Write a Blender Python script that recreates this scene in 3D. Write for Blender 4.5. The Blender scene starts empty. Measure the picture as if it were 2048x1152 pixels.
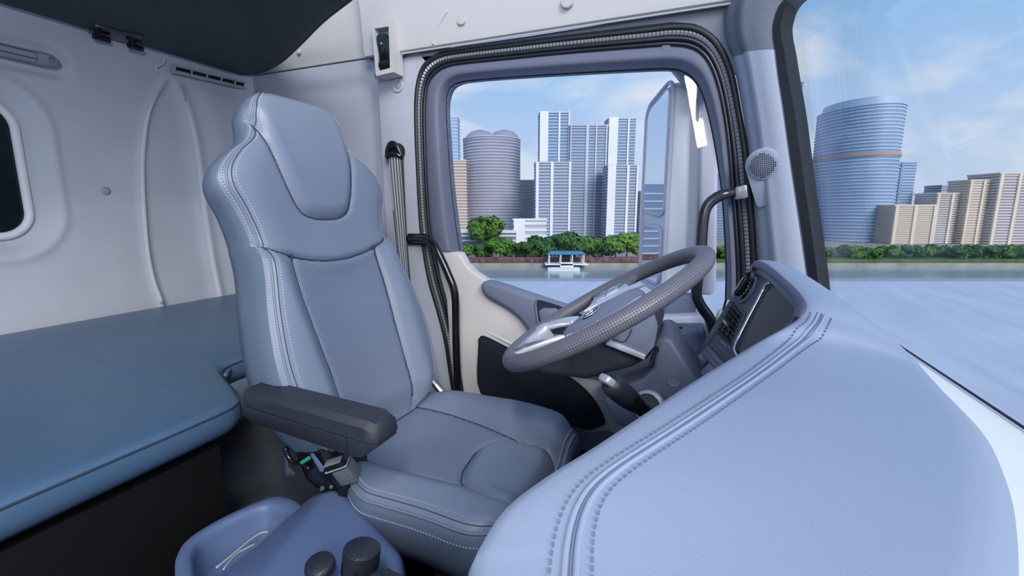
import bpy, bmesh, math, random
from mathutils import Vector, Matrix
from mathutils.bvhtree import BVHTree
random.seed(7)
S = bpy.context.scene
COL = S.collection
# ------------------------------------------------------------------ camera
# X = forward along the truck, Y = towards the driver's door, Z = up, metres; z = 0 is the cab floor
FPX = 910.0; PITCH = math.radians(9.5); YAW = math.radians(21.9)
CAM = Vector((0, 0, 1.05))
FW = Vector((-math.sin(YAW)*math.cos(PITCH), math.cos(YAW)*math.cos(PITCH), -math.sin(PITCH)))
RT = Vector((math.cos(YAW), math.sin(YAW), 0)); UP = RT.cross(FW)
cd = bpy.data.cameras.new('camera'); cam = bpy.data.objects.new('camera', cd); COL.objects.link(cam)
cd.sensor_width = 36; cd.lens = FPX/2048*36; cd.clip_start = 0.02; cd.clip_end = 3000
m = Matrix((RT, UP, -FW)).transposed().to_4x4(); m.translation = CAM; cam.matrix_world = m
S.camera = cam
# ------------------------------------------------------------------ light
S.view_settings.view_transform = 'Standard'; S.view_settings.look = 'None'
S.view_settings.gamma = 1; S.view_settings.exposure = 0.0; S.view_settings.use_curve_mapping = False
def lin(c):
    return tuple(((v/255)/12.92 if v/255 <= .04045 else ((v/255+.055)/1.055)**2.4) for v in c)
def rgba(c): return (*lin(c), 1)
W = bpy.data.worlds.new('sky'); S.world = W; W.use_nodes = True
nt = W.node_tree; N = nt.nodes; L = nt.links; N.clear()
def nd(t, **k):
    n = N.new(t)
    for a, b in k.items(): setattr(n, a, b)
    return n
out = nd('ShaderNodeOutputWorld'); bg = nd('ShaderNodeBackground'); tc = nd('ShaderNodeTexCoord')
sep = nd('ShaderNodeSeparateXYZ'); L.new(tc.outputs['Generated'], sep.inputs[0])
ramp = nd('ShaderNodeValToRGB'); L.new(sep.outputs['Z'], ramp.inputs[0])
cr = ramp.color_ramp; cr.elements[0].position = 0.0; cr.elements[0].color = rgba((206, 220, 243))
cr.elements[1].position = 1.0; cr.elements[1].color = rgba((96, 156, 222))
for p, c in ((.10, (189, 212, 243)), (.26, (160, 199, 243)), (.45, (124, 181, 236))):
    e = cr.elements.new(p); e.color = rgba(c)
mp = nd('ShaderNodeMapping'); mp.inputs['Scale'].default_value = (1.6, 1.6, 3.6)
mp.inputs['Location'].default_value = (0.35, 0.2, 0.1)
L.new(tc.outputs['Generated'], mp.inputs[0])
noi = nd('ShaderNodeTexNoise'); noi.inputs['Scale'].default_value = 2.3; noi.inputs['Detail'].default_value = 7
noi.inputs['Roughness'].default_value = .55; noi.inputs['Distortion'].default_value = .5
L.new(mp.outputs[0], noi.inputs['Vector'])
cm = nd('ShaderNodeValToRGB'); cm.color_ramp.elements[0].position = .47; cm.color_ramp.elements[1].position = .74
cm.color_ramp.elements[0].color = (0, 0, 0, 1); cm.color_ramp.elements[1].color = (.85, .85, .85, 1)
L.new(noi.outputs['Fac'], cm.inputs[0])
mix = nd('ShaderNodeMix', data_type='RGBA'); L.new(cm.outputs[0], mix.inputs[0]); L.new(ramp.outputs[0], mix.inputs[6])
mix.inputs[7].default_value = rgba((238, 241, 248))
L.new(mix.outputs[2], bg.inputs[0]); bg.inputs[1].default_value = 1.0
L.new(bg.outputs[0], out.inputs[0])
sd = bpy.data.lights.new('sun', 'SUN'); so = bpy.data.objects.new('sun', sd); COL.objects.link(so)
sd.energy = 3.0; sd.angle = math.radians(26); sd.color = (1.0, .94, .88)
so.rotation_euler = Vector((.58, -.66, .48)).to_track_quat('Z', 'Y').to_euler(); so.location = (0, -3, 6)
FILL_LAMP = 18.0                                     # watts of the added fill lamp on the unseen header
# ------------------------------------------------------------------ helpers
def ray(px, py): return FW + RT*((px-1024)/FPX) - UP*((py-576)/FPX)
def on(px, py, p0, n):                    # where the sight line of a photo pixel meets a given world plane
    r = ray(px, py); n = Vector(n); return CAM + r*(((Vector(p0)-CAM).dot(n))/r.dot(n))
def PX(px, py, x): return on(px, py, (x, 0, 0), (1, 0, 0))
def PY(px, py, y): return on(px, py, (0, y, 0), (0, 1, 0))
def PZ(px, py, z): return on(px, py, (0, 0, z), (0, 0, 1))
FH = Vector((-math.sin(YAW), math.cos(YAW), 0))
def BG(px, py, d): return on(px, py, CAM+FH*d, FH)       # plane d metres out, facing the truck
OFF = {}
def thing(name, label, cat, loc=(0, 0, 0), group=None, kind=None):
    o = bpy.data.objects.new(name, None); COL.objects.link(o); o.location = loc; o.empty_display_size = .05
    OFF[o] = Vector(loc); tag(o, label, cat, group, kind); return o
def tag(o, label=None, cat=None, group=None, kind=None):
    if label: o['label'] = label
    if cat: o['category'] = cat
    if group: o['group'] = group
    if kind: o['kind'] = kind
    return o
def put(name, me, mat, parent=None, loc=None):
    o = bpy.data.objects.new(name, me); COL.objects.link(o)
    if mat is not None and len(me.materials) == 0: me.materials.append(M[mat] if isinstance(mat, str) else mat)
    if parent is not None: o.parent = parent; OFF[o] = OFF[parent] if parent in OFF else Vector()
    if loc is not None: o.location = loc
    return o
def mk(name, vf, mat, parent=None, smooth=35, recalc=True, uv=None, label=None):
    vs, fs = vf
    off = OFF.get(parent, Vector()) if parent is not None else Vector()
    me = bpy.data.meshes.new(name); me.from_pydata([tuple(Vector(v)-off) for v in vs], [], [tuple(f) for f in fs])
    if recalc:
        b = bmesh.new(); b.from_mesh(me); bmesh.ops.recalc_face_normals(b, faces=b.faces); b.to_mesh(me); b.free()
    if uv is not None:
        ul = me.uv_layers.new(name='uv')
        for lp in me.loops: ul.data[lp.index].uv = uv[lp.vertex_index]
    if smooth:
        for p in me.polygons: p.use_smooth = True
        if smooth < 180: me.set_sharp_from_angle(angle=math.radians(smooth))
    o = put(name, me, mat, parent)
    if label: o['label'] = label
    return o
def join(*vfs):
    V, F = [], []
    for v, f in vfs:
        k = len(V); V += list(v); F += [[i+k for i in q] for q in f]
    return V, F
def bev(vf, w, seg=2, ang=30):                 # round the sharp edges of a closed shape
    b = bmesh.new(); vs = [b.verts.new(Vector(v)) for v in vf[0]]
    for f in vf[1]:
        try: b.faces.new([vs[i] for i in f])
        except ValueError: pass
    bmesh.ops.recalc_face_normals(b, faces=b.faces)
    ed = [e for e in b.edges if len(e.link_faces) == 2 and e.calc_face_angle(0) > math.radians(ang)]
    bmesh.ops.bevel(b, geom=ed, offset=w, segments=seg, affect='EDGES', profile=.5, clamp_overlap=True)
    b.verts.index_update()
    r = ([v.co.copy() for v in b.verts], [[v.index for v in f.verts] for f in b.faces]); b.free(); return r
def box(c, s, R=None):
    vs = [Vector((x*s[0]/2, y*s[1]/2, z*s[2]/2)) for x in (-1, 1) for y in (-1, 1) for z in (-1, 1)]
    if R is not None: vs = [R @ v for v in vs]
    return [v+Vector(c) for v in vs], [[0, 1, 3, 2], [4, 6, 7, 5], [0, 4, 5, 1], [2, 3, 7, 6], [0, 2, 6, 4], [1, 5, 7, 3]]
def rbox(c, s, w=.005, R=None, seg=2): return bev(box(c, s, R), w, seg)
def prism(pts, vec, w=0, seg=2, ang=30):                     # outline pushed along vec
    pts = [Vector(p) for p in pts]; vec = Vector(vec); n = len(pts)
    vf = (pts+[p+vec for p in pts], [list(range(n)), list(range(2*n-1, n-1, -1))]+[[i, (i+1) % n, n+(i+1) % n, n+i] for i in range(n)])
    return bev(vf, w, seg, ang) if w else vf
def loft(rows, cu=False, cv=False, cap=False):   # rows of equal length; cu closes each row
    n = len(rows[0]); V = [Vector(p) for r in rows for p in r]; F = []
    for i in range(len(rows) if cv else len(rows)-1):
        for j in range(n if cu else n-1):
            a = i*n+j; b = i*n+(j+1) % n; k = ((i+1) % len(rows))*n
            F.append([a, b, k+(j+1) % n, k+j])
    if cap: F.append(list(range(n))[::-1]); F.append([(len(rows)-1)*n+j for j in range(n)])
    return V, F
def spl(pts, n, closed=False):                 # Catmull-Rom through the points, n steps per span
    P = [Vector(p) for p in pts]; k = len(P); R = []
    for i in range(k if closed else k-1):
        p0 = P[i-1] if (closed or i > 0) else P[0]*2-P[1]; p1 = P[i]; p2 = P[(i+1) % k]
        p3 = P[(i+2) % k] if (closed or i+2 < k) else P[-1]*2-P[-2]
        for j in range(n):
            t = j/n
            R.append(.5*((2*p1)+(p2-p0)*t+(2*p0-5*p1+4*p2-p3)*t*t+(3*p1-p0-3*p2+p3)*t**3))
    if not closed: R.append(P[-1].copy())
    return R
def tube(path, r, n=10, closed=False, cap=True, flat=1.0, up=None):
    P = [Vector(p) for p in path]; k = len(P); rows = []; nrm = None
    for i in range(k):
        a = P[i-1] if (i or closed) else P[0]; b = P[(i+1) % k] if (i < k-1 or closed) else P[-1]
        t = (b-a).normalized()
        if nrm is None:
            u = Vector(up) if up is not None else (Vector((0, 0, 1)) if abs(t.z) < .9 else Vector((1, 0, 0)))
            nrm = (u-t*u.dot(t)).normalized()
        else: nrm = (nrm-t*nrm.dot(t)).normalized()
        bi = t.cross(nrm); rr = r[i] if isinstance(r, (list, tuple)) else r
        rows.append([P[i]+nrm*(rr*math.cos(q*2*math.pi/n)*flat)+bi*(rr*math.sin(q*2*math.pi/n)) for q in range(n)])
    return loft(rows, cu=True, cv=closed, cap=cap and not closed)
def lathe(prof, c, axis, n=24, e=None):         # prof = (radius, height) pairs about an axis
    ax = Vector(axis).normalized(); e1 = ax.orthogonal().normalized() if e is None else Vector(e).normalized(); e2 = ax.cross(e1); c = Vector(c)
    rows = [[c+ax*h+(e1*math.cos(q*2*math.pi/n)+e2*math.sin(q*2*math.pi/n))*max(r, 1e-4) for q in range(n)] for r, h in prof]
    return loft(rows, cu=True, cap=True)
def grid(fn, us, vs): return loft([[fn(u, v) for u in us] for v in vs])
def ls(a, b, n): return [a+(b-a)*i/(n-1) for i in range(n)]
def interp(tab, x):
    if x <= tab[0][0]: return tab[0][1]
    for (a, p), (b, q) in zip(tab, tab[1:]):
        if x <= b:
            t = (x-a)/(b-a); t = t*t*(3-2*t) if False else t; return p+(q-p)*t
    return tab[-1][1]
def sm(a, b, x):
    t = min(1, max(0, (x-a)/(b-a))); return t*t*(3-2*t)
def smtab(tab, n=12):                          # smooth a table with a spline
    R = spl([(a, b, 0) for a, b in tab], n); return [(p.x, p.y) for p in R]
def bvh(*objs):
    V, F = [], []
    for o in objs:
        k = len(V); off = OFF.get(o.parent, Vector()) if o.parent else Vector()
        V += [v.co+off for v in o.data.vertices]; F += [[i+k for i in p.vertices] for p in o.data.polygons]
    return BVHTree.FromPolygons(V, F)
def onto(tree, pts, lift=0):                   # drop traced points onto a finished surface
    R = []
    for px, py in pts:
        h = tree.ray_cast(CAM, ray(px, py).normalized())
        if h[0] is not None: R.append(h[0]-ray(px, py).normalized()*lift)
    return R
# ------------------------------------------------------------------ materials
M = {}
def mat(name, c, rough=.6, spec=.5, metal=0, bump=None, bs=.2, var=0, vs=3, coat=0, emit=None, uvdots=None, alpha=None, stretch=None, sheen=0):
    m = bpy.data.materials.new(name); m.use_nodes = True; n = m.node_tree.nodes; l = m.node_tree.links
    p = n['Principled BSDF']; p.inputs['Base Color'].default_value = rgba(c); p.inputs['Roughness'].default_value = rough
    p.inputs['Specular IOR Level'].default_value = spec; p.inputs['Metallic'].default_value = metal
    if coat: p.inputs['Coat Weight'].default_value = coat; p.inputs['Coat Roughness'].default_value = .15
    if sheen: p.inputs['Sheen Weight'].default_value = sheen
    t = n.new('ShaderNodeTexCoord'); v = t.outputs['Object']
    if stretch:
        mp = n.new('ShaderNodeMapping'); mp.inputs['Scale'].default_value = stretch; l.new(v, mp.inputs[0]); v = mp.outputs[0]
    colour = None
    if var:
        no = n.new('ShaderNodeTexNoise'); no.inputs['Scale'].default_value = vs; no.inputs['Detail'].default_value = 5; l.new(v, no.inputs['Vector'])
        mr = n.new('ShaderNodeMapRange'); mr.inputs[1].default_value = .3; mr.inputs[2].default_value = .7
        mr.inputs[3].default_value = 1-var; mr.inputs[4].default_value = 1+var; l.new(no.outputs['Fac'], mr.inputs[0])
        mx = n.new('ShaderNodeVectorMath'); mx.operation = 'SCALE'; mx.inputs[0].default_value = lin(c); l.new(mr.outputs[0], mx.inputs['Scale'])
        l.new(mx.outputs[0], p.inputs['Base Color']); colour = mx.outputs[0]
    h = None
    if bump:
        kind, sc = bump
        if kind == 'leather':
            x = n.new('ShaderNodeTexVoronoi'); x.inputs['Scale'].default_value = sc; x.feature = 'SMOOTH_F1'; l.new(v, x.inputs['Vector']); h = x.outputs['Distance']
        else:
            x = n.new('ShaderNodeTexNoise'); x.inputs['Scale'].default_value = sc; x.inputs['Detail'].default_value = 3; l.new(v, x.inputs['Vector']); h = x.outputs['Fac']
        b = n.new('ShaderNodeBump'); b.inputs['Strength'].default_value = bs; b.inputs['Distance'].default_value = .002; l.new(h, b.inputs['Height']); l.new(b.outputs[0], p.inputs['Normal'])
    if uvdots:                                  # punched or pressed dots on a pitch given in metres
        pitch, depth, dark = uvdots
        u = n.new('ShaderNodeUVMap'); sx = n.new('ShaderNodeSeparateXYZ'); l.new(u.outputs[0], sx.inputs[0])
        def mth(op, a, b=None):
            q = n.new('ShaderNodeMath'); q.operation = op
            for i, w in enumerate((a, b)):
                if w is None: continue
                if isinstance(w, (int, float)): q.inputs[i].default_value = w
                else: l.new(w, q.inputs[i])
            return q.outputs[0]
        k = 2*math.pi/pitch
        a1 = mth('SINE', mth('MULTIPLY', mth('ADD', sx.outputs[0], sx.outputs[1]), k*.7071)); b1 = mth('SINE', mth('MULTIPLY', mth('SUBTRACT', sx.outputs[0], sx.outputs[1]), k*.7071))
        d = mth('MULTIPLY', a1, b1); mr = n.new('ShaderNodeMapRange'); mr.inputs[1].default_value = .25; mr.inputs[2].default_value = .75; l.new(d, mr.inputs[0])
        b = n.new('ShaderNodeBump'); b.invert = True; b.inputs['Strength'].default_value = depth; b.inputs['Distance'].default_value = .0015; l.new(mr.outputs[0], b.inputs['Height']); l.new(b.outputs[0], p.inputs['Normal'])
        mx = n.new('ShaderNodeMix'); mx.data_type = 'RGBA'; l.new(mr.outputs[0], mx.inputs[0]); mx.inputs[6].default_value = rgba(c); mx.inputs[7].default_value = rgba(tuple(v*dark for v in c)); l.new(mx.outputs[2], p.inputs['Base Color'])
    if emit: p.inputs['Emission Color'].default_value = rgba(c); p.inputs['Emission Strength'].default_value = emit
    M[name] = m; return m
def glassmat(name, tint, refl=.06):
    m = bpy.data.materials.new(name); m.use_nodes = True; n = m.node_tree.nodes; l = m.node_tree.links; n.clear()
    o = n.new('ShaderNodeOutputMaterial'); t = n.new('ShaderNodeBsdfTransparent'); t.inputs[0].default_value = (*tint, 1)
    g = n.new('ShaderNodeBsdfGlossy'); g.inputs['Roughness'].default_value = .02
    f = n.new('ShaderNodeLayerWeight'); f.inputs['Blend'].default_value = .5
    pw = n.new('ShaderNodeMath'); pw.operation = 'POWER'; pw.inputs[1].default_value = 5; l.new(f.outputs['Facing'], pw.inputs[0])
    mr = n.new('ShaderNodeMapRange'); mr.inputs[3].default_value = .012; mr.inputs[4].default_value = .35; l.new(pw.outputs[0], mr.inputs[0])
    x = n.new('ShaderNodeMixShader'); l.new(mr.outputs[0], x.inputs[0]); l.new(t.outputs[0], x.inputs[1]); l.new(g.outputs[0], x.inputs[2]); l.new(x.outputs[0], o.inputs[0])
    M[name] = m
mat('headliner', (186, 193, 206), .9, .2, bump=('noise', 900), bs=.25, var=.05, vs=6)
mat('side_fabric', (162, 167, 180), .9, .2, bump=('noise', 900), bs=.25, var=.04)
mat('cream', (186, 185, 187), .55, .35, bump=('noise', 500), bs=.06)
mat('beige', (206, 202, 202), .55, .35, bump=('noise', 700), bs=.08)
mat('pillar', (168, 175, 192), .5, .4, bump=('leather', 450), bs=.25)
mat('pillar_dark', (112, 119, 132), .55, .4, bump=('noise', 420), bs=.8)
mat('door_grey', (98, 104, 124), .5, .4, bump=('leather', 600), bs=.15)
mat('arm_grey', (112, 120, 142), .5, .4, bump=('leather', 600), bs=.15)
mat('door_dark', (40, 46, 58), .6, .3)
mat('ridge', (204, 209, 220), .9, .2, bump=('noise', 900), bs=.2)  # paler than the headliner, colour of the painted ridge highlight
mat('column', (84, 92, 112), .5, .4, bump=('leather', 600), bs=.15)
mat('base_black', (8, 9, 11), .6, .3)
mat('film', (92, 97, 104), .2, .6, bump=('noise', 120), bs=1)
mat('pocket_dark', (34, 40, 52), .75, .25)
mat('rubber', (26, 28, 33), .45, .5)
mat('rubber_gloss', (34, 37, 44), .25, .6)
mat('ribbed', (128, 132, 138), .35, .5, metal=.3)
mat('black', (16, 18, 21), .5, .4)
mat('black_gloss', (18, 20, 24), .22, .6)
mat('bunk_black', (44, 62, 68), .6, .35, bump=('noise', 500), bs=.15)
mat('bed_vinyl', (66, 92, 121), .36, .7, bump=('noise', 14), bs=.35, var=.05, vs=4)
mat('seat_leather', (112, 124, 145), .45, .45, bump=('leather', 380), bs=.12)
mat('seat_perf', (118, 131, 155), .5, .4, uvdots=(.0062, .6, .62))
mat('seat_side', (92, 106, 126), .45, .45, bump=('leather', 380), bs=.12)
mat('thread', (160, 170, 186), .7, .2)
mat('seam', (52, 62, 78), .7, .2)
mat('arm_black', (42, 46, 56), .5, .45, bump=('noise', 600), bs=.5)
mat('arm_shell', (34, 38, 48), .5, .4)
mat('vinyl_floor', (72, 76, 84), .30, .7, bump=('leather', 260), bs=.8)
mat('carpet', (44, 50, 60), .9, .1, bump=('noise', 400), bs=.8)
mat('console', (86, 105, 142), .48, .4, bump=('leather', 700), bs=.1)
mat('console_dark', (40, 50, 72), .5, .4)
mat('knob_black', (36, 40, 50), .4, .5, bump=('leather', 500), bs=.3)
mat('dash_pad', (145, 158, 182), .5, .4, bump=('leather', 800), bs=.10)
mat('dash_seam', (110, 120, 144), .7, .2)
mat('hood_grey', (104, 104, 128), .5, .4)
mat('dash_dark', (58, 62, 82), .5, .4, bump=('leather', 600), bs=.12)
mat('dash_low', (40, 47, 62), .55, .35, bump=('leather', 600), bs=.15)
mat('screen', (46, 50, 56), .45, .4, bump=('noise', 900), bs=.2)
mat('chrome', (214, 216, 222), .12, .5, metal=1)
mat('silver', (214, 218, 228), .3, .5, metal=.55)
mat('rim', (104, 104, 116), .42, .45, uvdots=(.0062, .9, .82))
mat('hub', (122, 124, 148), .45, .4)
mat('hub_dark', (50, 54, 64), .5, .4, bump=('leather', 700), bs=.2)
mat('button', (168, 172, 196), .4, .4)
mat('mark', (216, 220, 228), .5, .4)
mat('webbing', (158, 162, 168), .55, .4, bump=('noise', 900), bs=.3)
mat('webbing_dark', (66, 70, 78), .6, .3)
mat('mirror_grey', (216, 222, 230), .5, .4, bump=('noise', 500), bs=.25)
mat('mirror_edge', (196, 196, 214), .35, .4)
mat('mirror_glass', (225, 230, 238), .01, .5, metal=1)
mat('cowl_white', (248, 247, 244), .45, .4)
mat('metal', (170, 174, 182), .3, .5, metal=.9)
mat('buckle_top', (170, 168, 164), .35, .5, metal=.5)
mat('teal', (40, 150, 140), .4, .5)
mat('dark_glass', (20, 30, 38), .08, .5)
mat('wrap', (150, 156, 166), .15, .6)
mat('fill_lens', (245, 244, 240), .4, .4, emit=1.5)  # glowing lens of the added fill lamp
mat('cap_cream', (178, 176, 172), .5, .4)
mat('cap_grey', (146, 152, 172), .4, .4)
glassmat('glass', (.985, .99, .99))
# ================================================================== the cab shell
XR = -1.76; YS = 1.42
def sdrr(y, z, cy, cz, hy, hz, r):              # signed distance to a rounded rectangle
    qx = abs(y-cy)-hy+r; qy = abs(z-cz)-hz+r
    return math.hypot(max(qx, 0), max(qy, 0))+min(max(qx, qy), 0)-r
def ridge(l):
    t = sorted([(p.z, p.y) for p in (PX(a, b, XR) for a, b in l)]); return smtab(t, 6)
RL = ridge([(336, 152), (312, 188), (294, 230), (285, 290), (283, 350), (286, 420), (293, 500), (305, 560), (322, 606)])
RR = ridge([(338, 152), (352, 165), (366, 195), (379, 235), (393, 300), (402, 370), (411, 440), (424, 520), (440, 600)])
ZA = max(RL[-1][0], RR[-1][0])
WIN = (.42, 1.165, .30, .185, .07)              # rear window: centre y, z, half sizes, corner radius
HND = (.47, 1.478, .375, .038, .036)            # hollow behind the grab handle
def rear(y, z):
    h = 0
    if z < ZA+.02:
        f = sm(ZA+.02, ZA-.05, z); yl = interp(RL, z); yr = interp(RR, z)
        h += f*(.010*math.exp(-((y-yl)/.011)**2)+.014*math.exp(-((y-yr)/.022)**2))
        h -= f*.012*sm(yl-.004, yl+.03, y)*sm(yr+.01, yr-.03, y)
        h += f*.020*sm(yr, yr+.10, y)
    d = sdrr(y, z, *WIN); h -= .045*sm(.055, .004, d); h += .006*math.exp(-((d-.062)/.012)**2)
    d = sdrr(y, z, *HND); h -= .022*sm(.016, -.012, d)
    if y > 1.36: h += .11*((y-1.36)/.10)**2.4
    return Vector((XR+h, y, z))
ys = ls(-.7, .1, 12)+ls(.12, 1.46, 190); zs = ls(.45, 1.72, 150)
wr = mk('wall_rear', grid(rear, ys, zs), 'headliner', smooth=180, recalc=False)
tag(wr, 'pale grey carpeted rear cab wall with moulded ridges behind the seat', 'wall', kind='structure')
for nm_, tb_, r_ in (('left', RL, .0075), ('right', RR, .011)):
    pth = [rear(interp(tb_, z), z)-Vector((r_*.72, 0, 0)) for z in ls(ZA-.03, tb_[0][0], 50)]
    mk('ridge_highlight', tube(pth, [r_*min(1, .3+i/12) for i in range(50)], 10), 'ridge', wr, 180)  # half-sunk pale tubes paint the highlight along each wall ridge
# unseen header above the windscreen, put in to carry the added fill lamp
fh_ = thing('trim_5', 'unseen cream header over the windscreen carrying the added fill lamp', 'trim', (.1, .2, 1.66), kind='structure')
mk('beam', bev(prism([(.15, -.9, 1.58), (.02, -.9, 1.585), (-.02, -.9, 1.60), (-.02, -.9, 1.80), (.15, -.9, 1.80)], (0, 1.6, 0)), .012, 3), 'cream', fh_, 50)
lm_ = thing('fill_lamp', 'added white fill lamp on the unseen header over the windscreen', 'lamp', (-.02, -.15, 1.67))  # lamp added to brighten the dark rear wall and seat
mk('housing', rbox((-.032, -.15, 1.67), (.02, .50, .16), .008), 'cream', lm_)
mk('lens', rbox((-.044, -.15, 1.67), (.006, .46, .13), .004), 'fill_lens', lm_)
ld_ = bpy.data.lights.new('fill_light', 'AREA'); ld_.shape = 'RECTANGLE'; ld_.size = .46; ld_.size_y = .13; ld_.energy = FILL_LAMP; ld_.color = (1, .96, .92)
lo_ = bpy.data.objects.new('fill_light', ld_); COL.objects.link(lo_); lo_.parent = lm_; lo_.location = (-.03, 0, 0)
lo_.rotation_euler = Vector((.88, -.40, .25)).to_track_quat('Z', 'X').to_euler()
# rear window
w2 = thing('window_2', 'small dark rear window with rounded grey rubber frame beside the bunk', 'window', (XR, .42, 1.0), kind='structure')
def rr(cy, cz, hy, hz, r, x, n=8):
    R = []
    for sx, sy, a0 in ((1, 1, 0), (-1, 1, 90), (-1, -1, 180), (1, -1, 270)):
        for i in range(n+1):
            a = math.radians(a0+90*i/n); R.append(Vector((x, cy+sx*(hy-r)+r*math.cos(a), cz+sy*(hz-r)+r*math.sin(a))))
    return R
mk('frame', tube(rr(.42, 1.165, .298, .183, .068, XR-.036), .011, 8, closed=True), 'mirror_grey', w2, 180)
mk('pane', prism(rr(.42, 1.165, .296, .181, .066, XR-.048), (.006, 0, 0)), 'dark_glass', w2)
# left side wall: lower cloth panel, cream upper panel, pillar cover beside the door
O_ = [(905, 785), (898, 740), (889, 680), (874, 620), (857, 560), (846, 500), (839, 440), (834, 350), (830, 250), (831, 190), (838, 150), (852, 125), (880, 108),
      (930, 99), (1000, 90), (1132, 74), (1290, 56), (1345, 49), (1390, 52), (1425, 72), (1449, 105), (1466, 150), (1480, 220), (1494, 300), (1502, 380), (1508, 460), (1512, 535), (1512, 600)]
G_ = [(925, 785), (918, 740), (910, 680), (896, 620), (880, 560), (867, 500), (859, 440), (853, 350), (850, 250), (851, 200), (858, 165), (873, 145), (897, 132),
      (935, 126), (1003, 119), (1132, 106), (1292, 93), (1343, 90), (1382, 95), (1406, 110), (1424, 138), (1438, 180), (1450, 240), (1458, 310), (1464, 385), (1470, 465), (1474, 540), (1474, 600)]
wl = thing('wall_left', 'left cab side wall of grey cloth with cream upper panel behind the seat', 'wall', (-1.4, 1.44, .3), kind='structure')
mk('lower_panel', bev(prism([(-1.775, 1.445, .2), (-1.02, 1.445, .2), (-1.02, 1.445, 1.594), (-1.775, 1.445, 1.594)], (0, .03, 0)), .004), 'side_fabric', wl)
# soft sunken field of the lower panel
def sidef(x, z):
    d = sdrr(x, z, -1.42, 1.0, .30, .52, .05); return Vector((x, 1.443-.012*sm(-.02, .03, d), z))
mk('sunken_field', grid(sidef, ls(-1.765, -1.085, 70), ls(.3, 1.592, 90)), 'side_fabric', wl, 180)
mk('upper_panel', bev(prism([(-1.775, 1.43, 1.597), (-.95, 1.43, 1.597), (-.95, 1.40, 1.95), (-1.775, 1.40, 1.95)], (0, .03, 0)), .004), 'cream', wl)
pc = [PY(757, 120, 1.405), PY(757, 200, 1.405), PY(764, 330, 1.405), PY(772, 470, 1.405), PY(800, 640, 1.405), PY(830, 800, 1.405)]
pc = [(p.x, 1.405, p.z) for p in pc]
dr = spl([PY(a-2, b, 1.405) for a, b in O_[:13]], 3)
mk('pillar_cover', prism(pc+[tuple(p) for p in dr], (0, .05, 0), .012, 3, 40), 'side_fabric', wl, 40)
mk('upper_filler', bev(prism([(-1.10, 1.414, 1.53), (-.80, 1.414, 1.53), (-.80, 1.414, 1.68), (-1.10, 1.414, 1.68)], (0, .03, 0)), .003), 'side_fabric', wl)
mk('door_sill', bev(prism([(-1.05, 1.452, -.02), (.34, 1.452, -.02), (.34, 1.452, .40), (-1.05, 1.452, .40)], (0, .03, 0)), .006), 'dash_low', wl)
wf = mk('wall_front', bev(prism([(.315, -.9, -.02), (.315, 1.46, -.02), (.315, 1.46, .82), (.315, -.9, .82)], (.02, 0, 0)), .003), 'dash_low'); tag(wf, 'dark front bulkhead under the dashboard', 'wall', kind='structure')
# header and upper trims
hd = thing('trim_1', 'cream plastic header panel above the door with round plugs', 'trim', (-.4, 1.38, 1.6), kind='structure')
YH = 1.375
z0 = PY(900, 88, YH).z
sec = [(1.415, z0+.012), (1.385, z0), (1.376, z0+.003), (1.372, z0+.02), (1.362, z0+.14), (1.345, z0+.26), (1.31, z0+.40)]
xs = ls(PY(727, 60, YH).x, .36, 40)
def hz(x): return 0
mk('header_panel', loft([[(x, y, z) for y, z in sec] for x in xs]), 'cream', hd, 30)
xl = xs[0]
mk('end_return', loft([[(xl, y, z) for y, z in sec], [(xl-.006, y+.05, z) for y, z in sec]]), 'cream', hd, 30)
mk('crease', tube(spl([PY(880, 70, 1.371), PY(868, 88, 1.374), PY(895, 30, 1.366), ][1:2]+[PY(866, 84, 1.374), PY(878, 50, 1.369), PY(895, 20, 1.364)], 6), .003, 6), 'cream', hd, 180)
for (a, b, r, y) in ((923, 40, .0155, 1.366), (1134, 3, .018, 1.360)):
    c = PY(a, b, y); mk('plug', lathe([(r, -.01), (r, .001), (r*.9, .003), (.001, .0035)], c, (0, -1, .08), 20), 'cap_cream', hd)
mk('rail', tube([(xs[0]+.1, 1.385, z0-.003), (.3, 1.385, z0-.003)], .003, 8), 'cream', hd)
sc = PY(804, 109, 1.39)
mk('screw', lathe([(.007, 0), (.007, .006), (.004, .008), (.004, .003)], sc, (.3, -1, -.6), 12), 'metal', hd)
# dark grained trim between header and door seal
t2 = thing('trim_2', 'dark grey grained trim over the door and windscreen corner', 'trim', (.05, 1.41, 1.5), kind='structure')
top = [(838, 106), (920, 92), (1060, 72), (1180, 53), (1341, 24), (1450, 2), (1540, -22)]
bot = [(1470, 150), (1453, 108), (1428, 72), (1392, 48), (1345, 44), (1290, 50), (1132, 69), (1000, 85), (930, 94), (880, 103), (850, 122)]
mk('grained_panel', prism([PY(a, b, 1.405) for a, b in top+[(1500, 60)]+bot], (0, .04, 0)), 'pillar_dark', t2)
# A pillar
AL = [(1452, -60), (1446, 0), (1444, 50), (1450, 90), (1462, 118), (1471, 150), (1484, 220), (1496, 300), (1504, 380), (1510, 460), (1515, 535), (1520, 600)]
AR = [(1640, -60), (1574, 0), (1555, 40), (1552, 70), (1556, 100), (1562, 150), (1572, 220), (1583, 300), (1594, 380), (1606, 460), (1618, 545), (1628, 615)]
nA = 16
def pillar_rows(i0, i1):
    A = spl([PY(a, b, 1.415) for a, b in AL], 6); B = spl([PY(a, b, 1.335) for a, b in AR], 6); rows = []
    for i in range(i0*6, i1*6+1):
        r = []
        for j in range(nA+1):
            t = j/nA; p = A[i].lerp(B[i], t); bul = .030*math.sin(math.pi*t)**.8+.006*math.exp(-((t-.42)/.10)**2)-.008*math.exp(-((t-.30)/.07)**2)
            r.append(p+Vector((-.35*bul, -bul, 0)))
        rows.append(r)
    return rows
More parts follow.
